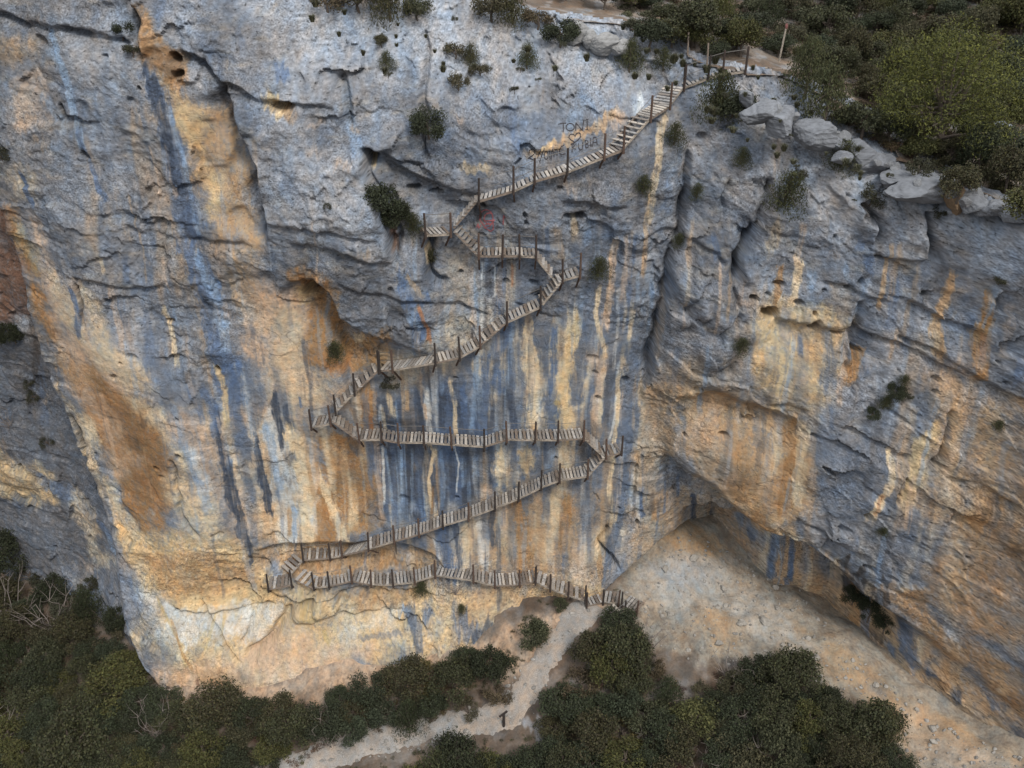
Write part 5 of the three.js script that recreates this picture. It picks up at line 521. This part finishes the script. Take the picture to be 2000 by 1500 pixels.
{ const r = rng(33); // grass tufts and small plants over the broken rock near the rim
  const up = [[560, 20], [700, -10], [1000, 60], [1200, 110], [1330, 160], [1300, 240], [1180, 170], [1000, 200], [900, 180], [740, 150], [600, 70]], rt = [[1350, 170], [1480, 180], [1600, 240], [1750, 330], [1700, 400], [1600, 400], [1500, 340], [1400, 300]], tp = [[1180, 20], [1340, 95], [1560, 160], [1640, 270], [1560, 230], [1480, 160], [1340, 130], [1200, 80]];
  for (const [pg, n, wh] of [[up, 34, 'on the pale rock slope below the rim'], [rt, 30, 'on the buttress top below the boulders'], [tp, 22, 'beside the path at the rim']]) for (let i = 0; i < n;) { const x = 500 + r() * 1300, y = r() * 420; if (!inPoly(pg, x, y)) continue; i++; const k = r() < 0.85 ? 'tuft' : 'shrub', R = 6 + r() * 9, p = onRock(x, y + 3), h = onHill(x, y + 3), q = h[2] < p[2] + 0.3 ? h : p; plant(k, q, R * q[3], `${k === 'tuft' ? 'dry grass tuft' : 'small grey-green cushion shrub'} ${wh}`, `plants ${wh}`, { tall: 0.7 + r() * 0.4, mat: r() < 0.5 ? 1 : 4 }); }
  for (const [px, py, R] of [[640, 8, 30], [700, 5, 34], [760, 20, 36], [815, 30, 22], [960, 25, 34], [1000, 35, 26], [1050, 45, 26], [890, 105, 20], [920, 120, 16], [745, 85, 12], [755, 130, 14], [895, 165, 20], [940, 140, 18], [1030, 125, 18]]) { const p = onRock(px, py + R * 0.5); p[3] *= 1.75; plant(['box', 'juniper', 'shrub'][floor(r() * 3)], p, R * p[3], `${py < 60 ? 'bush growing along the very top of the pale rock' : px < 800 ? 'bush on the pale pitted rock beside the vertical crack' : 'bush among the pale blocks above the graffiti'}`, 'bushes along the upper edge', { mat: r() < 0.5 ? 3 : 0 }); } }

// ------------------------------------------------------------------ boulders and loose stones
console.log('stones');
const stoneMat = new THREE.MeshStandardMaterial({ vertexColors: true, roughness: 0.97 });
function boulderGeo(seed, tone = [0.24, 0.245, 0.25], det = 4) {
  const g0 = new THREE.IcosahedronGeometry(1, det), p = g0.attributes.position, col = [], r = rng(seed), cuts = []; for (let i = 0; i < 9; i++) { const v = V(r() - 0.5, r() - 0.5, r() - 0.5).normalize(); cuts.push([v, 0.5 + r() * 0.3]); }
  for (let i = 0; i < p.count; i++) { const v = V(p.getX(i), p.getY(i), p.getZ(i)); for (const [n, d] of cuts) { const q = v.dot(n); if (q > d) v.addScaledVector(n, (d - q) * 0.9); } const s = seed * 3.7, f = 1 + 0.16 * fbm(v.x * 1.7 + s, v.y * 1.7 + v.z * 1.3, 3) + 0.09 * ridged(v.x * 3 + v.z * 2, v.y * 3.4 + s, 3); v.multiplyScalar(f); p.setXYZ(i, v.x, v.y, v.z); const m = 1 + 0.5 * fbm(v.x * 3 + s, v.y * 3 + v.z * 2.1, 3) + 0.25 * noise(v.x * 13 + v.z * 9, v.y * 13); col.push(tone[0] * m, tone[1] * m, tone[2] * m); }
  g0.setAttribute('color', new THREE.Float32BufferAttribute(col, 3)); g0.computeVertexNormals(); return g0;
}
const ORD = ['first', 'second', 'third', 'fourth', 'fifth', 'sixth', 'seventh', 'eighth'];
for (const [i, [px, py, rx, ry, kind]] of [[1493, 212, 27, 20, 0], [1530, 230, 30, 22, 0], [1592, 258, 30, 24, 0], [1640, 275, 18, 12, 0], [1680, 292, 34, 26, 0], [1716, 312, 26, 16, 0], [1760, 338, 30, 18, 0], [1805, 362, 46, 24, 0], [1876, 382, 20, 22, 1], [1908, 392, 22, 14, 0], [1945, 402, 22, 14, 0], [1985, 412, 26, 16, 0], [1128, 58, 20, 16, 2], [1153, 66, 16, 14, 2], [1182, 78, 20, 16, 2], [1212, 86, 17, 13, 2], [1460, 185, 16, 12, 0], [1650, 300, 14, 9, 0]].entries()) {
  const p = onRock(px, py), h = onHill(px, py), q = h[2] < p[2] ? h : p, o = solid(new THREE.Mesh(boulderGeo(40 + i, kind === 1 ? [0.19, 0.135, 0.085] : kind === 2 ? [0.23, 0.235, 0.24] : [0.155, 0.168, 0.19], rx > 24 ? 14 : 9), stoneMat)); o.name = numbered('boulder'); o.position.set(q[0], q[1] - 0.25, -q[2] - 0.25); o.scale.set(rx * q[3] * 1.55, ry * q[3] * 1.4, rx * q[3] * 1.2); o.rotation.set(0.15 * sin(i * 3), i * 1.3, 0);
  o.rotation.y = i * 1.3; scene.add(tag(o, kind === 1 ? 'ochre stained boulder among the grey edge boulders' : kind === 2 ? `pale cracked rock slab, ${ORD[i - 12]} from the tall bush above the graffiti` : i < 8 ? `grey edge boulder, ${ORD[7 - i]} uphill from the ochre boulder` : i < 12 ? `grey edge boulder, ${ORD[i - 9]} downhill from the ochre boulder` : i === 16 ? 'small grey boulder next to the rim walkway' : 'small grey boulder below the row of edge boulders', 'boulder', kind === 1 ? null : kind === 2 ? 'pale cracked slabs above the graffiti' : 'boulders along the buttress edge')); }
{ const r = rng(58); for (let i = 0; i < 30; i++) { const t = r(), px = mix(1475, 2000, t), py = interp([[1475, 188], [1560, 225], [1650, 268], [1750, 322], [1850, 370], [2000, 408]], px) + (r() - 0.45) * 34, p = onRock(px, py), h = onHill(px, py), q = h[2] < p[2] ? h : p, R = (5 + r() * 9) * q[3], o = solid(new THREE.Mesh(boulderGeo(130 + i, [0.17, 0.18, 0.195], 5), stoneMat)); o.name = numbered('rock_block'); o.position.set(q[0], q[1], -q[2]); o.scale.set(R * (0.9 + r() * 0.7), R * (0.6 + r() * 0.4), R); o.rotation.set(r() - 0.5, r() * 6, r() - 0.5); scene.add(tag(o, 'small broken grey block wedged along the buttress edge', 'rock', 'small broken blocks along the buttress edge')); } }
{ const r = rng(88), area = [[1230, 1170], [1330, 1080], [1450, 1110], [1570, 1180], [1700, 1290], [1850, 1400], [1960, 1470], [1820, 1470], [1690, 1380], [1500, 1285], [1360, 1285]]; for (let i = 0; i < 46;) { const px = 1200 + r() * 780, py = 1060 + r() * 420; if (!inPoly(area, px, py)) continue; i++; const q = onGround(px, py), R = (2.5 + r() * r() * 9) * q[3], o = solid(new THREE.Mesh(boulderGeo(180 + i % 9, [0.3, 0.285, 0.26], 4), stoneMat)); o.name = numbered('fallen_block'); o.position.set(q[0], q[1] + R * 0.15, -q[2]); o.scale.set(R * (0.9 + r() * 0.6), R * (0.6 + r() * 0.4), R); o.rotation.set(r() - 0.5, r() * 6, r() - 0.5); scene.add(tag(o, 'pale fallen block lying on the scree slope', 'rock', 'fallen blocks on the scree')); } }
{ const gs = [0, 1, 2].map(i => boulderGeo(70 + i, [0.27, 0.26, 0.245], 1)), r = rng(5), M = new THREE.Matrix4(), Q = new THREE.Quaternion(), scree = [[1190, 1180], [1250, 1100], [1345, 1030], [1450, 1090], [1560, 1140], [1660, 1260], [1800, 1400], [2020, 1490], [2020, 1520], [1780, 1500], [1700, 1400], [1500, 1300], [1380, 1300], [1290, 1270], [1240, 1200]], banks = [[600, 1490], [700, 1440], [830, 1400], [960, 1375], [1040, 1280], [1130, 1180], [1180, 1180], [1090, 1290], [1040, 1400], [900, 1450], [700, 1490]];
  for (const [name, pg, n, sz, label] of [['scree_stones', scree, 1800, 0.024, 'loose pale stones scattered over the scree'], ['trail_stones', banks, 700, 0.03, 'small stones along both sides of the trail']]) { const im = new THREE.InstancedMesh(gs[0], stoneMat, n); let k = 0; while (k < n) { const x = 560 + r() * 1460, y = 1020 + r() * 500; if (!inPoly(pg, x, y)) continue; const p = onGround(x, y), s = sz * (0.4 + r() ** 5 * 4.5); Q.setFromEuler(new THREE.Euler(r() * 6, r() * 6, r() * 6)); M.compose(V(p[0], groundY(p[0], p[2]) + s * 0.2, -p[2]), Q, V(s * (0.8 + r() * 0.6), s * 0.7, s)); im.setMatrixAt(k, M); im.setColorAt(k, new THREE.Color().setScalar(0.75 + r() * 0.5)); k++; } im.name = name; solid(im); scene.add(tag(im, label, 'stones', null, 'stuff')); } }

// ------------------------------------------------------------------ wooden stairs and walkways on the wall
console.log('stairs');
function woodMat(seed, c, dark = 1) { const W = 128, H = 32, a = new Uint8Array(W * H * 4); for (let j = 0; j < H; j++) for (let i = 0; i < W; i++) { const g = 1 + noise(i * 0.05 + seed * 9, j * 0.55) * 0.22 + noise(i * 0.25, j * 1.1 + seed) * 0.12 - (noise(i * 0.02 + seed, j * 0.9) > 0.38 ? 0.25 : 0), k = (j * W + i) * 4; for (let q = 0; q < 3; q++) a[k + q] = clamp(c[q] * g * dark, 0, 255); a[k + 3] = 255; } const t = new THREE.DataTexture(a, W, H); t.colorSpace = THREE.SRGBColorSpace; t.magFilter = THREE.LinearFilter; t.needsUpdate = true; return new THREE.MeshStandardMaterial({ map: t, roughness: 0.92 }); }
const plankMats = [[164, 161, 158], [154, 150, 146], [174, 171, 168], [140, 135, 130], [156, 150, 143], [130, 124, 119], [124, 112, 102], [150, 150, 150], [110, 104, 100], [181, 174, 165]].map((c, i) => woodMat(i + 1, c)), darkPlanks = [[104, 90, 82], [94, 80, 74], [116, 102, 94]].map((c, i) => woodMat(i + 11, c)), beamMats = [[158, 149, 138], [130, 118, 108]].map((c, i) => woodMat(i + 21, c)), postMats = [[64, 54, 50], [54, 48, 46], [84, 68, 60]].map((c, i) => woodMat(i + 31, c)), cableMat = new THREE.MeshStandardMaterial({ color: new THREE.Color().setRGB(0.2, 0.19, 0.18), roughness: 0.5, metalness: 0.8 });
const boardGeo = (() => { const s = new THREE.Shape(); const w = 0.5, c = 0.04; s.moveTo(-w + c, -0.5); s.lineTo(w - c, -0.5); s.lineTo(w, -0.5 + 0.2); s.lineTo(w, 0.5 - 0.2); s.lineTo(w - c, 0.5); s.lineTo(-w + c, 0.5); s.lineTo(-w, 0.3); s.lineTo(-w, -0.3); s.closePath(); const g = new THREE.ExtrudeGeometry(s, { depth: 1, bevelEnabled: false }); g.translate(0, 0, -0.5); const p = g.attributes.position, uv = g.attributes.uv; for (let i = 0; i < p.count; i++) uv.setXY(i, p.getZ(i) + 0.5, p.getX(i) + 0.5 + p.getY(i) * 0.3); return g; })(); // unit board: x across, y thick, z long
const postGeo = (() => { const g = new THREE.CylinderGeometry(0.6, 0.68, 1, 8, 1); g.translate(0, 0.5, 0); return g; })();
const br = rng(77);
function bar(parent, name, a, b, w, h, mat) { const d = b.clone().sub(a), m = solid(new THREE.Mesh(boardGeo, mat)); m.name = name; m.position.copy(a).add(b).multiplyScalar(0.5); const z = d.clone().normalize(), x = V(0, 1, 0).cross(z); if (x.length() < 0.01) x.set(1, 0, 0); x.normalize(); const y = z.clone().cross(x); m.quaternion.setFromRotationMatrix(new THREE.Matrix4().makeBasis(x, y, z)); m.scale.set(w, h, d.length()); parent.add(m); return m; }
const WIDE = 0.98;
function flight(label, segs, group, { out = 1.12, dark = 0, posts = true, brace = true, H = 1.02, ground = false } = {}) {
  // segs: [kind, [px, py], [px, py], ...] along the outer edge; kind r: boards laid along the slope, s: open level treads
  const root = new THREE.Group(); let base = null; const pts = [];
  const place = ([px, py]) => { const s = ground ? (q => [q[0], q[1] + 0.12, q[2] - 0.5])(onGround(px, py)) : onWall(px, py, out); return V(s[0], s[1], -s[2]); };
  for (const [kind, ...nodes] of segs) { const ps = nodes.map(place); if (!base) base = ps[0].clone(); const loc = ps.map(p => p.clone().sub(base));
    for (let i = 1; i < loc.length; i++) { const a = loc[i - 1], b = loc[i], d = b.clone().sub(a), flat = V(d.x, 0, d.z), L = d.length(), f = flat.clone().normalize(), inw = V(f.z, 0, -f.x); if (inw.z > 0) inw.negate(); const dir = d.clone().normalize();
      const N = max(2, Math.round(kind === 's' ? max(abs(d.y) / 0.17, L / 0.3) : L / 0.205));
      const y = kind === 's' ? V(0, 1, 0) : V(0, 0, 0).crossVectors(inw, dir); if (y.y < 0) y.negate(); const x = kind === 's' ? f.clone() : dir.clone(), z = x.clone().cross(y); 
      for (let k = 0; k < N; k++) { const m = solid(new THREE.Mesh(boardGeo, (dark > br() ? darkPlanks : plankMats)[floor(br() * (dark > 0 ? 3 : 10))])); m.name = kind === 's' ? 'tread' : 'plank'; m.position.copy(a).addScaledVector(d, (k + 0.5) / N).addScaledVector(inw, WIDE / 2 + (br() - 0.5) * 0.05); m.position.y += (br() - 0.5) * 0.014; m.quaternion.setFromRotationMatrix(new THREE.Matrix4().makeBasis(x, y, z)); m.rotateY((br() - 0.5) * 0.08); m.scale.set(kind === 's' ? 0.2 : L / N * (0.63 + br() * 0.07), 0.045, WIDE * (0.97 + br() * 0.06)); root.add(m); }
      for (const o of [0.05, WIDE - 0.12]) { const dn = V(0, kind === 's' ? -0.06 : -0.085, 0); bar(root, 'stringer', a.clone().addScaledVector(inw, o).add(dn), b.clone().addScaledVector(inw, o).add(dn), 0.06, 0.11, beamMats[o > 0.5 ? 1 : floor(br() * 2)]); }
      for (const [q, e] of i === 1 ? [[a, 0], [b, 1]] : [[b, 1]]) { if (pts.some(v => v.distanceTo(q) < 0.5)) continue; pts.push(q); if (!posts) continue; const m = solid(new THREE.Mesh(postGeo, postMats[floor(br() * 3)])); m.name = 'post'; m.position.copy(q).addScaledVector(inw, -0.04); m.position.y -= 0.22; m.rotation.set((br() - 0.5) * 0.08, br() * 3, (br() - 0.5) * 0.08); m.scale.set(0.088, H + 0.22 + br() * 0.12, 0.088); root.add(m);
        if (brace) bar(root, 'brace', q.clone().add(V(0, -0.14, 0)).addScaledVector(inw, 0.06), q.clone().add(V(0, -0.95 - br() * 0.2, 0)).addScaledVector(inw, WIDE), 0.08, 0.08, postMats[2]); } } }
  if (posts) for (let i = 1; i < pts.length; i++) for (const h of [0.5, 0.95]) { const m = solid(new THREE.Mesh(cableGeo, cableMat)); m.name = 'handrail_cable'; const a = pts[i - 1].clone().add(V(0, h * H, 0)), b = pts[i].clone().add(V(0, h * H, 0)), d = b.clone().sub(a); m.position.copy(a); m.quaternion.setFromUnitVectors(V(0, 1, 0), d.clone().normalize()); m.scale.set(1, d.length(), 1); root.add(m); }
  root.position.copy(base); root.name = numbered('wooden_walkway'); scene.add(tag(root, label, 'walkway', group || 'wooden stairs and walkways up the cliff')); return root;
}
const cableGeo = new THREE.CylinderGeometry(0.014, 0.014, 1, 4).translate(0, 0.5, 0);
flight('plank walkway reaching the path on the rim, half hidden by a juniper', [['r', [1336, 169], [1383, 151], [1412, 143], [1456, 137]]], null, { brace: false, out: 0.7 });
flight('steep upper stair of narrow treads rising to the rim walkway', [['s', [1217, 291], [1270, 231]], ['r', [1270, 231], [1308, 206]], ['r', [1308, 206], [1335, 170]]], null, { brace: false, out: 0.95 });
flight('long inclined ramp right under the black graffiti', [['r', [935, 391], [1003, 371], [1044, 352], [1108, 334], [1180, 305], [1217, 291]]]);
flight('short steep stair from the graffiti ramp down to the upper landing', [['s', [886, 444], [931, 391]]], null, { posts: false });
flight('square upper landing beside the bush filled gully', [['r', [831, 458], [880, 455]]]);
flight('short steep stair from the upper landing past the red graffiti', [['s', [886, 450], [934, 499]]], null, { posts: false });
flight('level walkway just below the red graffiti', [['r', [935, 498], [981, 498], [1015, 498], [1047, 500]]]);
flight('short stair dropping from the red graffiti walkway to the middle right landing', [['s', [1047, 502], [1078, 540]]], null, { posts: false });
flight('small middle right landing beside the dark bush', [['r', [1099, 546], [1133, 536]]]);
flight('steep stair descending leftwards from the middle right landing', [['s', [1060, 594], [1098, 547]]], null, { posts: false });
flight('middle flight of ramp, steps and boards ending above the ochre alcove', [['r', [1056, 598], [990, 628]], ['s', [990, 628], [938, 674]], ['r', [938, 674], [898, 697]], ['r', [898, 697], [850, 707], [767, 721], [742, 722]]]);
flight('narrow stair running down past the ochre alcove', [['s', [739, 723], [692, 766], [655, 804]]], null, { brace: false });
flight('small middle left landing on the cream wall', [['r', [608, 833], [646, 826]]]);
flight('short stair from the middle left landing down to the long level walkway', [['s', [648, 822], [702, 860]]], null, { posts: false });
flight('long level walkway across the dark blue stained panel', [['r', [702, 858], [745, 857], [778, 863], [828, 863], [882, 867], [946, 871], [990, 857], [1045, 858], [1090, 858], [1140, 855]]]);
flight('short stair off the right end of the long level walkway', [['s', [1142, 856], [1174, 886]]], null, { posts: false });
flight('small lower right landing near the corner of the wall', [['r', [1184, 890], [1214, 883]]]);
flight('steep stair descending leftwards from the lower right landing', [['s', [1150, 928], [1183, 891]]], null, { posts: false });
flight('longest inclined ramp rising below the dark blue panel', [['r', [668, 1084], [720, 1071], [770, 1056], [818, 1043], [865, 1026], [915, 1011], [967, 991], [1013, 973], [1057, 951], [1093, 937], [1148, 929]]]);
flight('lower end of the longest ramp sheltered under the rock lip', [['r', [592, 1093], [645, 1089], [668, 1084]]]);
flight('short sheltered stair down to the lower left landing', [['s', [567, 1123], [592, 1094]]], null, { posts: false });
flight('lower left landing hanging above the pale base rock', [['r', [524, 1150], [570, 1142]]]);
flight('short stair from the lower left landing to the lowest walkway', [['s', [574, 1130], [613, 1152]]], null, { posts: false });
flight('lowest long undulating walkway above the pale base rock', [['r', [613, 1147], [643, 1144], [687, 1134], [725, 1141], [768, 1141], [810, 1136], [850, 1123], [925, 1133], [967, 1143], [1015, 1141], [1046, 1134]]]);
flight('last descending steps of the lowest walkway with reddish posts', [['s', [1046, 1136], [1075, 1150], [1110, 1163], [1143, 1173]]], null, { brace: false });
flight('low boardwalk where the stairs meet the trail', [['r', [1144, 1174], [1176, 1167], [1206, 1169]]], null, { ground: true, brace: false, H: 0.9 });
flight('curving bottom boardwalk half covered by the big dark tree', [['r', [1213, 1172], [1242, 1188]], ['r', [1218, 1190], [1188, 1212]]], null, { ground: true, brace: false, H: 0.9 });

// ------------------------------------------------------------------ graffiti: lines of paint on the rock
function paintLines(name, label, lines, mat, w, X, Y, S) { const gs = [];
  for (const l of lines) { const pts = l.map(([a, b]) => onRock(X + a * S, Y + b * S)), pos = [], idx = [], dense = []; for (let i = 1; i < pts.length; i++) { const n = max(1, Math.ceil(hypot(pts[i][0] - pts[i - 1][0], pts[i][1] - pts[i - 1][1]) / 0.035)); for (let k = 0; k < n + (i === pts.length - 1 ? 1 : 0); k++) dense.push([mix(pts[i - 1][0], pts[i][0], k / n), mix(pts[i - 1][1], pts[i][1], k / n)]); }
    for (let i = 0; i < dense.length; i++) { const a = dense[max(0, i - 1)], b = dense[min(dense.length - 1, i + 1)], L = hypot(b[0] - a[0], b[1] - a[1]) || 1, ww = w * (0.8 + 0.5 * noise(i * 0.3, X)), nx = -(b[1] - a[1]) / L * ww, ny = (b[0] - a[0]) / L * ww; for (const s of [-1, 1]) { const x = dense[i][0] + nx * s, y = dense[i][1] + ny * s; pos.push(x, y, -reliefAt(x, y) + 0.02); } if (i) { const k = i * 2; idx.push(k - 2, k - 1, k, k - 1, k + 1, k); } }
    const g = new THREE.BufferGeometry(); g.setAttribute('position', new THREE.Float32BufferAttribute(pos, 3)); g.setIndex(idx); g.computeVertexNormals(); gs.push(g); }
  const m = new THREE.Mesh(mergeGeometries(gs), mat); m.name = name; m.receiveShadow = true; scene.add(tag(m, label, 'graffiti')); return m; }
const ring = (cx, cy, rx, ry, a0 = 0, a1 = 2 * PI, n = 14) => Array.from({ length: n + 1 }, (_, i) => { const t = mix(a0, a1, i / n); return [cx + cos(t) * rx, cy + sin(t) * ry]; });
const inkMat = new THREE.MeshStandardMaterial({ color: new THREE.Color().setRGB(0.036, 0.034, 0.04), roughness: 0.9, side: THREE.DoubleSide }), redMat = new THREE.MeshStandardMaterial({ color: new THREE.Color().setRGB(0.26, 0.09, 0.1), roughness: 0.9, side: THREE.DoubleSide });
paintLines('name_graffiti', 'black handwritten names, heart and date on the rock above the ramp', [
  [[780, 250], [860, 225], [960, 225]], [[893, 228], [893, 410], [880, 412]], ring(1040, 310, 90, 80), [[1158, 390], [1165, 215], [1305, 385], [1330, 160]], [[1385, 150], [1440, 130]], [[1408, 140], [1408, 370]], [[1370, 368], [1425, 362]],
  [[1148, 520], [1120, 470], [1070, 462], [1020, 490], [1015, 545], [1060, 590], [1140, 640], [1210, 590], [1265, 520], [1270, 460], [1230, 435], [1180, 445], [1148, 520]], [[1050, 680], [1100, 665], [1150, 635]],
  [[150, 870], [160, 810], [220, 785], [270, 820], [270, 880], [220, 930], [120, 1000], [160, 985], [240, 1015]], [[295, 800], [405, 800], [360, 900], [330, 985]], [[310, 900], [400, 890]], [[480, 770], [375, 1075]], ring(520, 925, 42, 85), [[595, 830], [605, 1010]], [[660, 780], [630, 1020]], [[680, 800], [690, 970]], ring(735, 840, 24, 45), [[758, 850], [755, 940]],
  [[905, 705], [840, 740], [805, 820], [815, 890], [870, 905], [940, 885]], [[1085, 680], [1080, 860]], [[1050, 700], [1110, 670], [1130, 720], [1085, 770], [1170, 790]], [[1220, 660], [1225, 770], [1265, 810], [1310, 780], [1310, 640]], [[1370, 600], [1380, 765], [1430, 745], [1435, 700], [1385, 680], [1430, 650], [1420, 610], [1370, 600]], [[1480, 545], [1490, 740]], [[1520, 740], [1545, 535], [1600, 530], [1630, 700]], [[1530, 650], [1620, 630]]], inkMat, 0.026, 1020, 220, 0.09);
paintLines('red_graffiti', 'dark red looping spray marks on the rock below the ramp', [ring(770, 740, 150, 190, -2.9, 1.9, 22), ring(840, 740, 110, 120, 0.4, 5.4, 18), [[640, 640], [640, 780], [720, 890], [840, 830]], [[560, 940], [600, 850], [610, 950], [660, 880]], [[720, 790], [960, 770]], [[920, 790], [930, 960], [880, 1020], [740, 940]], [[1150, 660], [1140, 880]], [[1150, 660], [1190, 740]]], redMat, 0.035, 880, 360, 0.09);

// ------------------------------------------------------------------ sign post on the trail, poles at the rim
{ const s = onGround(984, 1418), o = new THREE.Group(); o.name = 'signpost'; o.position.set(s[0], s[1], -s[2]); const p = solid(new THREE.Mesh(postGeo, postMats[1])); p.name = 'post'; p.scale.set(0.12, 1.05, 0.12); p.position.y = -0.1; o.add(p); const b = solid(new THREE.Mesh(boardGeo, postMats[1])); b.name = 'arrow_board'; b.scale.set(0.5, 0.16, 0.05); b.position.set(-0.02, 0.98, 0.05); b.rotation.set(0, 0.4, 0.5); b.scale.set(0.52, 0.14, 0.05); o.add(b); scene.add(tag(o, 'small dark wooden signpost with slanted board beside the trail', 'signpost')); }
for (const [i, [px, py, h, red]] of [[1343, 106, 1.15, 0], [1381, 130, 1.2, 0], [1522, 116, 1.7, 1]].entries()) { const s = onHill(px, py), r0 = onRock(px, py), q = s[2] < r0[2] ? s : r0, o = new THREE.Group(); o.name = numbered(red ? 'marker_pole' : 'cable_post'); o.position.set(q[0], q[1] - 0.1, -q[2]); const p = solid(new THREE.Mesh(postGeo, red ? beamMats[0] : beamMats[1])); p.name = 'pole'; p.scale.set(0.07, h, 0.07); p.rotation.z = red ? -0.08 : 0.04; o.add(p);
  if (red) { const f = solid(new THREE.Mesh(boulderGeo(90, [0.2, 0.085, 0.08], 2), stoneMat)); f.name = 'red_marker'; f.scale.set(0.1, 0.16, 0.07); f.position.set(0.14, h - 0.05, 0); o.add(f); } tag(o, red ? 'thin pole with a red marker among the trees' : 'thin cable post on the pale slab behind the rim walkway', red ? 'marker' : 'post', red ? null : 'cable posts behind the rim walkway'); scene.add(o); }
{ const a = onHill(1500, 139), b = onHill(1565, 150), o = new THREE.Group(); o.name = 'path_edging_beam'; o.position.set(a[0], a[1] + 0.1, -a[2]); bar(o, 'beam', V(0, 0, 0), V(b[0] - a[0], b[1] - a[1] + 0.05, a[2] - b[2]), 0.16, 0.2, beamMats[1]); bar(o, 'beam', V(-0.9, -0.02, 0.05), V(-0.05, 0, 0), 0.15, 0.18, beamMats[0]); scene.add(tag(o, 'squared timber beam edging the path on the rim', 'beam')); }
renderer.render(scene, camera);
